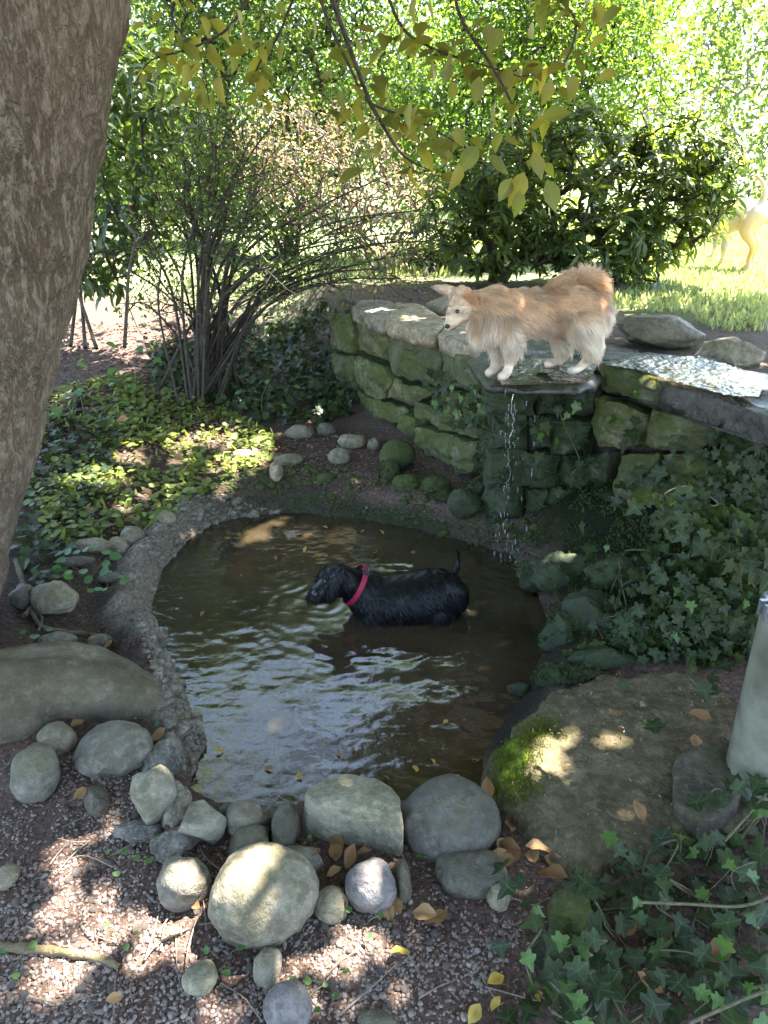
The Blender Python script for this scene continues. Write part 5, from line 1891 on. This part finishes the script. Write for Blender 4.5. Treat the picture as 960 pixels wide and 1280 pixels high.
# leaf litter flakes
parts = []
for (n, poly, xr, yr, s0, s1, b) in [
    (4200, [(-20, 930), (240, 1010), (600, 1000), (700, 1100), (700, 1300), (-20, 1300)], (-1.1, .6), (.7, 2.0), .004, .014, None),
    (1800, [(40, 480), (180, 470), (345, 545), (280, 640), (60, 700)], (-2.4, -.4), (2.6, 5.2), .012, .035, None),
    (1500, [(60, 700), (180, 690), (230, 900), (200, 960), (-20, 980), (0, 780)], (-1.6, -.5), (1.5, 2.9), .005, .016, None),
    (2600, [(60, 400), (240, 405), (330, 520), (300, 560), (60, 520)], (-3.2, -.4), (4.0, 8.0), .015, .045, None),
    (2200, [(380, 530), (560, 560), (620, 660), (400, 640), (330, 560)], (-.8, .5), (3.1, 4.8), .008, .022, None),
    (1500, [(460, 340), (600, 350), (780, 360), (900, 385), (760, 410), (560, 375), (440, 380)], (-.4, 3.0), (4.4, 8.0), .015, .04, True),
    (900, [(720, 850), (900, 835), (960, 900), (960, 1280), (640, 1280), (660, 1100), (800, 1000)], (.2, 1.4), (.7, 2.3), .006, .018, None),
]:
    q = ground_samples(n, poly, xr, yr, .03, b)
    q[:, 2] += .003 + rng.random(n) * .006
    nr = np.column_stack([rng.normal(size=n) * .35, rng.normal(size=n) * .35, np.ones(n)])
    V, F, A = scatter(L_NARROW if s1 < .02 else L_RHOMB, q, rng.normal(size=(n, 3)) * np.array([1, 1, .12]), nr, rng.uniform(s0, s1, n))
    parts.append((V, F, A))
q = []
while len(q) < 520:
    c_ = np.array([rng.uniform(SLAB_POLY[:, 0].min(), SLAB_POLY[:, 0].max()), rng.uniform(SLAB_POLY[:, 1].min(), SLAB_POLY[:, 1].max())])
    if inside(c_[0], c_[1], SLAB_POLY[:, :2]) and rng.random() < .25 + 1.2 * (c_[0] - .35):
        q.append((c_[0], c_[1], .052 + rng.random() * .006))
n = len(q)
parts.append(scatter(L_NARROW, np.array(q), rng.normal(size=(n, 3)) * np.array([1, 1, .12]), np.column_stack([rng.normal(size=n) * .35, rng.normal(size=n) * .35, np.ones(n)]), rng.uniform(.005, .016, n)))
off, Vs, Fs, As = 0, [], [], []
for V, F, A in parts:
    Vs.append(V); As.append(A['rnd'])
    Fs.append(F + off); off += len(V)
link('leaf_litter', mk_mesh('leaf_litter', np.concatenate(Vs), Fs, True, {"rnd": np.concatenate(As)}), M['litter'], kind='stuff', label='brown crumbled leaf litter over the soil', cat='leaf litter')

# gravel
gp = ground_samples(11500, [(-20, 950), (150, 950), (230, 1000), (300, 1070), (560, 1080), (680, 1090), (640, 1200), (560, 1300), (-20, 1300)], (-1.1, .6), (.7, 1.95), .07)
gd = fbm2(gp[:, 0], gp[:, 1], 3.2, 3, 51) + .4 * rng.normal(size=len(gp)) + .8 * np.exp(-((gp[:, 0] + .12) ** 2 + (gp[:, 1] - 1.0) ** 2) / .03)
gp = gp[gd > .1]
n = len(gp)
TVs, TFs = ICO[1]
sz = rng.uniform(.0020, .0052, n) * (1 + .5 * (rng.random(n) < .1))
gv = []
a = rng.random(n) * 6.28
sx, sy, szz = rng.uniform(.9, 1.45, n), rng.uniform(.75, 1.05, n), rng.uniform(.5, .8, n)
jit = 1 + .12 * rng.normal(size=(n, len(TVs)))
lx = TVs[None, :, 0] * (sx * sz)[:, None] * jit
ly = TVs[None, :, 1] * (sy * sz)[:, None] * jit
lz = TVs[None, :, 2] * (szz * sz)[:, None] * jit
ca_, sa_ = np.cos(a)[:, None], np.sin(a)[:, None]
GVt = np.stack([gp[:, 0:1] + lx * ca_ - ly * sa_, gp[:, 1:2] + lx * sa_ + ly * ca_, gp[:, 2:3] + lz + (szz * sz * .15)[:, None]], -1).reshape(-1, 3)
GFt = (TFs[None] + (np.arange(n) * len(TVs))[:, None, None]).reshape(-1, 3)
link('gravel', mk_mesh('gravel', GVt, GFt, True, {"rnd": np.repeat(np.clip(rng.beta(1.6, 2.4, n), 0, .99), len(TVs))}), M['pebble'], kind='stuff', label='loose pinkish grey gravel strewn over the soil', cat='gravel')
peb = [rock_mesh('pebble', (1.25, 1, .7), 900 + k, .3, .05, 2) for k in range(5)]
for me in peb:
    me.materials.append(M['pebble2'])
pq = ground_samples(90, [(-10, 1000), (140, 1000), (260, 1080), (560, 1110), (640, 1160), (560, 1280), (0, 1280)], (-1.0, .5), (.75, 1.8), .08)
for k, q in enumerate(pq):
    s = rng.uniform(.006, .011)
    o = link('pebble', peb[k % 5], loc=q + np.array([0, 0, s * .3]), rot=(rng.normal() * .2, rng.normal() * .2, rng.random() * 6), scl=(s, s, s),
             label='larger rounded pebble lying among the loose gravel', cat='pebble', group='larger pebbles in the gravel')

# grass
gr = ground_samples(15000, [(690, 372), (760, 330), (860, 280), (960, 270), (960, 470), (900, 420), (860, 395), (780, 390)], (1.2, 6.5), (4.2, 14), .1, True)
n = len(gr)
d = np.column_stack([rng.normal(size=n) * .35, rng.normal(size=n) * .35, np.ones(n)])
V, F, A = scatter(L_NARROW, gr, d, rng.normal(size=(n, 3)), rng.uniform(.03, .075, n))
link('grass', mk_mesh('grass', V, F, True, A), M['grass'], kind='stuff', label='short sunlit lawn grass', cat='grass')
gr = ground_samples(6000, [(90, 380), (560, 300), (960, 250), (960, 300), (560, 350), (90, 410)], (-6, 7), (6.5, 18), .1)
n = len(gr)
d = np.column_stack([rng.normal(size=n) * .35, rng.normal(size=n) * .35, np.ones(n)])
V, F, A = scatter(L_NARROW, gr, d, rng.normal(size=(n, 3)), rng.uniform(.05, .12, n))
link('grass', mk_mesh('grass', V, F, True, A), M['grass'], kind='stuff', label='lawn grass beyond the shrubs', cat='grass')

# ------------------------------------------------------------------ ivy
ivy_m, ivy_p = [], []
for k in range(4):
    tv, tf, tve = L_IVY
    tv = tv.copy()
    tv[:, 2] += .10 * np.sin(tv[:, 0] * 4 + k) - .06 * k * tv[:, 0] ** 2
    tv[:, 1] *= 1 + .12 * (k - 1.5)
    for lst, mt in ((ivy_m, 'ivy'), (ivy_p, 'ivy_pale')):
        me = mk_mesh('leaf', tv, tf, True, {"vein": tve})
        me.materials.append(M[mt])
        lst.append(me)


def in_poly_px(n, poly):
    poly = np.asarray(poly, float)
    out = []
    while len(out) < n:
        q = rng.uniform(poly.min(0), poly.max(0))
        if inside(q[0], q[1], poly):
            out.append(q)
    return out


IO = np.array((1.15, 2.3, 0.0))
vine = thing('climbing_ivy', 'dark climbing ivy hanging over the wall beside the waterfall', 'ivy', IO)
spots = in_poly_px(175, [(860, 570), (900, 520), (985, 500), (985, 800), (900, 830), (810, 800), (800, 720), (850, 650)])
spots += in_poly_px(36, [(735, 745), (790, 700), (840, 720), (920, 760), (920, 835), (820, 832), (745, 825)])
spots += in_poly_px(26, [(690, 790), (725, 640), (800, 660), (790, 740), (750, 820), (700, 840)])
spots += in_poly_px(48, [(765, 600), (850, 560), (880, 640), (820, 700), (790, 650)])
spots += [(797, 489), (800, 520), (795, 535), (803, 548), (790, 550), (775, 524), (765, 520), (860, 545), (880, 560), (850, 552), (885, 575), (905, 560), (892, 512), (940, 505), (925, 512), (905, 505), (955, 520)]
vine_pts = []
for k, (x, y) in enumerate(spots):
    q = PL3.hit(x, y)
    q = q + PL3.n * rng.uniform(.015, .055)
    if q[2] < gz(q[0], q[1]) + .03:
        q = gpt(x, y)
        q = q + np.array([0, 0, .015 + rng.random() * .05])
        onbank = True
    else:
        onbank = False
    pale = rng.random() < (.10 if y > 530 else .35)
    xd = np.array([rng.normal() * .5, rng.normal() * .3 - .3, -1.0 + rng.normal() * .3])
    nn = PL3.n * (.4 if onbank else 1) + rng.normal(size=3) * .38 + np.array([0, -.1, .9 if onbank else .45])
    leaf_obj((ivy_p if pale else ivy_m)[k % 4], q, xd, nn, rng.uniform(.028, .048) if pale else rng.uniform(.036, .068), vine, IO)
    vine_pts.append(q)
vp = np.array(vine_pts)
acc = Acc()
for k in range(26):
    a = vp[rng.integers(len(vp))]
    pts = [a - PL3.n * .02]
    for s in range(4):
        dd = np.linalg.norm(vp - pts[-1], axis=1) + (vp[:, 2] > pts[-1][2]) * .15
        cand = np.argsort(dd)[2:9]
        pts.append(vp[rng.choice(cand)] - PL3.n * .02)
    acc.add(*tube(spline(pts, 24), np.linspace(.0030, .0014, 24), 5))
for pp in ([(790, 835), (830, 820), (880, 800), (925, 765)], [(740, 828), (790, 828), (850, 818)], [(830, 840), (900, 770), (960, 700)]):
    acc.add(*tube(spline([PL3.hit(x, y, .12) for x, y in pp], 20), .0028, 6))
link('stems', acc.mesh('stems', origin=IO), M['vine'], parent=vine, kind='stuff')
# dense back layer of small leaves
bl = np.array([PL3.hit(x, y) + PL3.n * rng.uniform(0, .05) for x, y in in_poly_px(800, [(840, 650), (890, 540), (1000, 505), (1000, 820), (900, 840), (790, 822), (750, 800), (780, 740)])])
blg = np.column_stack([bl[:, 0], bl[:, 1], height(bl[:, 0], bl[:, 1])])
low = bl[:, 2] < blg[:, 2] + .02
for k in np.nonzero(low)[0]:
    x_, y_ = to_px(bl[k])
    bl[k] = gpt(x_, y_) + np.array([0, 0, .015 + .05 * rng.random()])
n = len(bl)
V, F, A = scatter(L_IVY, bl, np.column_stack([rng.normal(size=n) * .6, rng.normal(size=n) * .4, -np.ones(n)]), PL3.n + rng.normal(size=(n, 3)) * .4 + np.array([0, 0, .3]), rng.uniform(.025, .055, n))
link('leaf_layer', mk_mesh('leaf_layer', V - IO, F, True, A), M['ivy'], parent=vine, kind='stuff')

# ivy tuft on the back run of the wall and on the wet face
IO2 = np.array((.45, 3.3, 0))
v2_ = thing('ivy_tuft', 'small ivy tuft growing on the mossy back wall stones', 'ivy', IO2)
acc = Acc()
pv = []
for k, (x, y) in enumerate(in_poly_px(42, [(535, 455), (556, 460), (600, 500), (610, 530), (575, 525), (545, 500)]) + in_poly_px(12, [(596, 470), (615, 468), (612, 540), (600, 530)])):
    q = PL1.hit(x, y) + PL1.n * rng.uniform(.02, .06)
    pv.append(q)
    leaf_obj((ivy_p if rng.random() < .2 else ivy_m)[k % 4], q, (rng.normal() * .4 - .1, -.3, -1), PL1.n + rng.normal(size=3) * .35 + np.array([.2, -.4, .3]), rng.uniform(.035, .06), v2_, IO2)
acc.add(*tube(spline(np.array(pv)[[0, 7, 14, 21, 28, 35]], 24), .0022, 5))
link('stems', acc.mesh('stems', origin=IO2), M['vine'], parent=v2_)
IO3 = np.array((.8, 3.1, 0))
v3_ = thing('ivy_trail', 'ivy trail hanging on the dark wet stones under the ledge', 'ivy', IO3)
pv = []
for k, (x, y) in enumerate([(692, 500), (705, 510), (700, 525), (712, 540), (702, 545), (716, 565), (708, 570), (720, 520), (690, 540), (675, 520), (670, 535), (660, 528), (714, 494), (706, 585), (717, 580), (725, 610), (745, 650), (738, 660),
                                (752, 655), (718, 645), (712, 480), (722, 470), (668, 555), (690, 600), (650, 560), (730, 560), (680, 640), (700, 660), (728, 690), (760, 690), (745, 720), (770, 740), (720, 740)]):
    q = PL2.hit(x, y) + PL2.n * rng.uniform(.07, .13)
    pv.append(q)
    leaf_obj((ivy_p if rng.random() < .2 else ivy_m)[k % 4], q, (rng.normal() * .4, -.3, -1), PL2.n + rng.normal(size=3) * .35 + np.array([0, 0, .4]), rng.uniform(.035, .062), v3_, IO3)
acc = Acc()
acc.add(*tube(spline(np.array(pv)[[0, 2, 5, 13, 15, 16]], 24), .002, 5))
link('stems', acc.mesh('stems', origin=IO3), M['vine'], parent=v3_)

# ground ivy around the post
IO4 = np.array((.7, 1.2, 0.0))
gi = thing('ground_ivy', 'trailing ground ivy carpet around the foot of the metal post', 'ivy', IO4)
spots = in_poly_px(125, [(700, 1120), (760, 1040), (840, 1030), (880, 985), (975, 985), (975, 1290), (640, 1290), (680, 1200)])
spots += in_poly_px(22, [(860, 950), (970, 960), (970, 1020), (870, 1020)])
spots += in_poly_px(20, [(610, 1180), (720, 1060), (740, 1150), (680, 1290), (610, 1290)])
spots += [(630, 1085), (640, 1100), (655, 1095), (860, 835), (880, 855), (895, 845), (780, 850), (890, 870), (815, 900), (800, 880)]
gpv = []
for k, (x, y) in enumerate(spots):
    q = P(x, y, .06)
    z = gz(q[0], q[1]) + rng.uniform(.02, .13)
    q = P(x, y, max(z, .065 if inside(q[0], q[1], SLAB_POLY[:, :2]) else z))
    gpv.append(q)
    pale = rng.random() < .2
    xd = np.array([rng.normal(), rng.normal() * .7 - .4, -.25 + rng.normal() * .2])
    nn = np.array([rng.normal() * .4 - .1, rng.normal() * .4 - .35, 1.0])
    leaf_obj((ivy_p if pale else ivy_m)[k % 4], q, xd, nn, rng.uniform(.026, .042) if pale else rng.uniform(.034, .062), gi, IO4)
gpv = np.array(gpv)
acc = Acc()
for k in range(34):
    a = gpv[rng.integers(len(gpv))] - np.array([0, 0, .02])
    pts = [a]
    for s in range(3):
        cand = np.argsort(np.linalg.norm(gpv - pts[-1], axis=1))[3:12]
        pts.append(gpv[rng.choice(cand)] - np.array([0, 0, .025]))
    acc.add(*tube(spline(pts, 18), np.linspace(.0028, .0014, 18), 5))
for q in gpv[:120]:
    b = q - np.array([rng.normal() * .02, rng.normal() * .02, .06])
    acc.add(*tube(np.array([b, (b + q) / 2 + rng.normal(size=3) * .006, q]), .0012, 4))
for pp in ([(985, 960), (960, 990), (925, 1030), (905, 1052)], [(985, 1110), (930, 1132), (860, 1130), (800, 1128)], [(985, 1230), (940, 1245), (900, 1262), (860, 1280)]):
    acc.add(*tube(spline([P(x, y, .13) for x, y in pp], 18), .0032, 7))
link('stems', acc.mesh('stems', origin=IO4), M['vine'], parent=gi, kind='stuff')
bl = ground_samples(150, [(720, 1150), (790, 1060), (880, 1040), (980, 1000), (980, 1290), (660, 1290)], (.15, 1.3), (.7, 1.6), .05)
n = len(bl)
bl[:, 2] += rng.uniform(.01, .05, n)
V, F, A = scatter(L_IVY, bl, rng.normal(size=(n, 3)) * np.array([1, 1, .2]), np.column_stack([rng.normal(size=n) * .4, rng.normal(size=n) * .4, np.ones(n)]), rng.uniform(.025, .05, n))
link('leaf_layer', mk_mesh('leaf_layer', V - IO4, F, True, A), M['ivy'], parent=gi, kind='stuff')

# ------------------------------------------------------------------ metal post with clamp
pb = P(962, 985, .03)
post = thing('metal_post', 'galvanised metal sleeve clamped round a painted post in the ivy', 'post', pb)
tiltv = np.array([-.02, -.01, 1.0])


def ringtube(zr, sides=48, wob=0.0):
    V = []
    t = np.linspace(0, 2 * np.pi, sides, endpoint=False)
    for z, r in zr:
        c = tiltv * z
        V.append(np.column_stack([c[0] + r * np.cos(t), c[1] + r * np.sin(t), np.full(sides, c[2])]))
    n = len(zr)
    i, j = np.meshgrid(np.arange(n - 1), np.arange(sides), indexing='ij')
    F = np.stack([i * sides + j, i * sides + (j + 1) % sides, (i + 1) * sides + (j + 1) % sides, (i + 1) * sides + j], -1).reshape(-1, 4)
    return np.concatenate(V), F


link('sleeve', mk_mesh('sleeve', *ringtube([(-.12, .112), (0, .112), (.2, .111), (.4, .110), (.575, .108), (.58, .105), (.58, .095)])), M['galv'], parent=post)
link('wooden_post', mk_mesh('wooden_post', *ringtube([(.40, .092), (.7, .092), (1.2, .090), (2.6, .088), (2.61, .05), (2.61, .001)])), M['post'], parent=post)
cl = link('clamp', mk_mesh('clamp', *ringtube([(.535, .1115), (.535, .1145), (.575, .1145), (.575, .1115)])), M['clampm'], parent=post)
c0 = tiltv * .556
link('clamp_lug', mk_mesh('clamp_lug', *box(c0 + np.array([-.125, -.045, 0]), (.036, .012, .036)), False), M['clampm'], parent=cl)
link('clamp_lug', mk_mesh('clamp_lug', *box(c0 + np.array([-.125, -.020, 0]), (.036, .010, .036)), False), M['clampm'], parent=cl)
V, F = tube(np.array([c0 + np.array([-.128, -.062, 0]), c0 + np.array([-.128, -.05, 0]), c0 + np.array([-.128, -.005, 0])]), [.006, .006, .006], 8)
link('bolt', mk_mesh('bolt', V, F), M['clampm'], parent=cl)

# ------------------------------------------------------------------ single dry leaves, twigs, seedlings
dry = []
for k in range(5):
    tv, tf, tve = leaf_tpl([0, .20, .30, .28, .18, 0], .25 + .12 * k, .2 - .18 * k)
    tv = tv.copy()
    tv[:, 2] += .06 * np.sin(tv[:, 0] * 9 + k) + .12 * tv[:, 1] * (k - 2)
    me = mk_mesh('dry_leaf', tv, tf, True, {"vein": tve})
    dry.append(me)
dry_y = [m_.copy() for m_ in dry]
for a_, b_ in zip(dry, dry_y):
    a_.materials.append(M['dry_leaf']); b_.materials.append(M['yellow_leaf'])


def place_dry(x, y, s, meshes, label, group=None, z=None, lift=.012):
    q = P(x, y, .03)
    zz = gz(q[0], q[1]) if z is None else z
    if z is None and inside(q[0], q[1], SLAB_POLY[:, :2]):
        zz = .05
    q = P(x, y, zz + lift)
    xd = np.array([rng.normal(), rng.normal(), rng.normal() * .12])
    nn = np.array([rng.normal() * .35, rng.normal() * .35 - .1, 1.0])
    o = link('dry_leaf', meshes[int(rng.integers(5))], loc=q, rot=orient(xd, nn), scl=(s, s, s), label=label, cat='leaf', group=group)
    return o


for x, y in [(622, 1010), (637, 1022), (640, 1040), (655, 1035), (668, 1048), (662, 1062), (680, 1070), (650, 1058), (630, 1048), (672, 1090), (612, 1000), (690, 1062), (645, 1075), (618, 1055)]:
    place_dry(x, y, rng.uniform(.05, .075), dry, 'curled brown leaf in the gap between dark boulder and concrete slab', 'brown leaves beside the slab')
for x, y in [(500, 1143), (515, 1140), (490, 1152), (530, 1155)]:
    place_dry(x, y, rng.uniform(.045, .065), dry, 'broad brown leaf on gravel below the pale scarred stone', 'brown leaves below the scarred stone')
for x, y in [(362, 1050), (430, 1060), (440, 1072), (420, 1078), (408, 1095), (450, 1080), (400, 1060), (432, 1086)]:
    place_dry(x, y, rng.uniform(.035, .055), dry, 'dead leaf tucked under the flat slab rock', 'dead leaves under the slab rock', lift=.02)
for x, y in [(890, 898), (868, 918), (805, 1028), (735, 1165), (840, 1180), (770, 1170), (690, 1240), (725, 1180), (790, 1130), (700, 1200), (830, 1240), (880, 1200)]:
    place_dry(x, y, rng.uniform(.045, .075), dry, 'rust brown leaf fallen among the ivy and slab edge', 'brown leaves among the ivy', lift=.03)
for x, y in [(50, 925), (30, 945), (78, 920), (208, 910), (130, 812), (110, 985), (205, 990), (250, 1135), (155, 1245), (215, 1045), (105, 900), (180, 925), (290, 1100)]:
    place_dry(x, y, rng.uniform(.03, .06), dry, 'brown leaf lying among the stones near the thick root', 'brown leaves near the root', lift=.02)
for x, y in [(228, 1161), (512, 1190), (495, 1128), (630, 1220), (615, 1265), (672, 1238), (600, 1255)]:
    place_dry(x, y, rng.uniform(.03, .045), dry_y, 'yellow fallen leaf on the gravel', 'yellow leaves on the gravel')
for x, y in [(145, 525), (205, 545), (190, 620), (250, 600), (120, 640), (230, 575), (285, 560), (170, 650)]:
    place_dry(x, y, rng.uniform(.05, .08), dry, 'brown leaf caught in the yellow-green ground cover', 'brown leaves in the ground cover', lift=.06)
for x, y in [(440, 940), (425, 945), (375, 975), (488, 975), (580, 975), (520, 965), (545, 955), (480, 668), (455, 662), (520, 690), (470, 690), (380, 690), (345, 700), (300, 720), (250, 770), (410, 660), (600, 950), (330, 960), (280, 940), (560, 900)]:
    place_dry(x, y, rng.uniform(.018, .035), dry_y if rng.random() < .5 else dry, 'small fallen leaf floating on the pond water', 'leaves floating on the pond', z=WATER, lift=.004)

tg = ground_samples(46, [(-10, 980), (140, 960), (300, 1080), (560, 1100), (700, 1100), (740, 1200), (640, 1290), (-10, 1290)], (-1.0, .7), (.75, 2.0), .06)
for k, q in enumerate(tg):
    a = rng.random() * 6.28
    L = rng.uniform(.05, .16)
    d = np.array([math.cos(a), math.sin(a), 0]) * L
    pts = [q, q + d * .5 + rng.normal(size=3) * L * .08, q + d]
    pts = np.array([[p_[0], p_[1], gz(p_[0], p_[1]) + .006 + rng.random() * .006] for p_ in pts])
    V, F = tube(spline(pts, 8), np.linspace(rng.uniform(.0014, .003), .0009, 8), 5)
    link('twig', mk_mesh('twig', V - q, F), M['stick'], loc=q, label='thin dry twig lying on the gravel soil', cat='twig', group='twigs on the gravel')

wm = []
for k in range(3):
    tv, tf, tve = L_ROUND
    me = mk_mesh('leaf', tv * np.array([1, .9 + .1 * k, 1 + .4 * k]), tf, True, {"vein": tve}); me.materials.append(M['weed']); wm.append(me)
wl = []
for k in range(3):
    tp = leaf_tpl([0, .26, .34, .24, 0], .2, .2 + .1 * k)
    me = mk_mesh('leaf', *tp[:2], True, {"vein": tp[2]}); me.materials.append(M['weed']); wl.append(me)


def seedling(px, py, h, nl, s, label, group=None, meshes=wm, spread=.5, lean=(0, 0), name='seedling'):
    q = P(px, py, .02)
    for _ in range(4):
        q = P(px, py, gz(q[0], q[1]))
    root = thing(name, label, 'plant', q, group)
    top = np.array([lean[0], lean[1], h])
    acc = Acc()
    for k in range(nl):
        f = (k + 1) / nl if h > .12 else rng.uniform(.6, 1)
        a = k * 2.4 + rng.random()
        b = top * (f if h > .12 else .2)
        e = (top * f if h > .12 else np.array([0, 0, h * f])) + np.array([math.cos(a), math.sin(a) , .25]) * spread * max(h * .45, .02)
        acc.add(*tube(spline([b * .3 if h <= .12 else b, (b + e) / 2 + np.array([0, 0, .006]), e], 6), .0011, 4))
        leaf_obj(meshes[k % 3], e, (math.cos(a), math.sin(a), -.1), (rng.normal() * .3, -.45 + rng.normal() * .3, 1), s * rng.uniform(.7, 1.15), root, np.zeros(3))
    if h > .12:
        acc.add(*tube(spline([np.zeros(3) - (0, 0, .01), top * .5 + rng.normal(size=3) * h * .03, top], 12), np.linspace(.004, .0015, 12), 6))
    link('stalk', acc.mesh('stalk'), M['vine'], parent=root)


seedling(112, 728, .09, 16, .042, 'leafy clover-like plant behind the speckled egg stone', spread=2.2, name='leafy_plant')
seedling(135, 745, .06, 8, .034, 'small round-leaved plant beside the concrete rim', spread=2.0, name='leafy_plant')
seedling(48, 800, .04, 3, .03, 'pale weed sprouting above the thick root', spread=1.5)
seedling(108, 530, .62, 9, .075, 'slender sapling with soft green leaves beside the trunk', meshes=wl, spread=.7, lean=(-.03, 0), name='sapling')
seedling(172, 505, .36, 8, .07, 'short sapling in the ground cover before the stemmy shrub', meshes=wl, spread=.9, lean=(.05, -.02), name='sapling')
seedling(62, 545, .45, 8, .08, 'broad-leaved sapling close against the leaning trunk', meshes=wl, spread=.9, lean=(.03, -.02), name='sapling')
seedling(330, 525, .30, 9, .055, 'arching sapling at the dark bank edge', meshes=wl, spread=1.2, lean=(.08, -.05), name='sapling')
for (x, y) in [(150, 1085), (180, 1070), (372, 1068), (410, 1235), (385, 1252), (432, 1085), (455, 1160), (90, 945), (188, 905), (170, 942), (60, 960), (280, 1205), (20, 1210), (150, 1180), (545, 1080)]:
    seedling(x, y, .022, 3, .016, 'tiny green seedling sprouting between stones and gravel', 'seedlings in the gravel', spread=1.6)
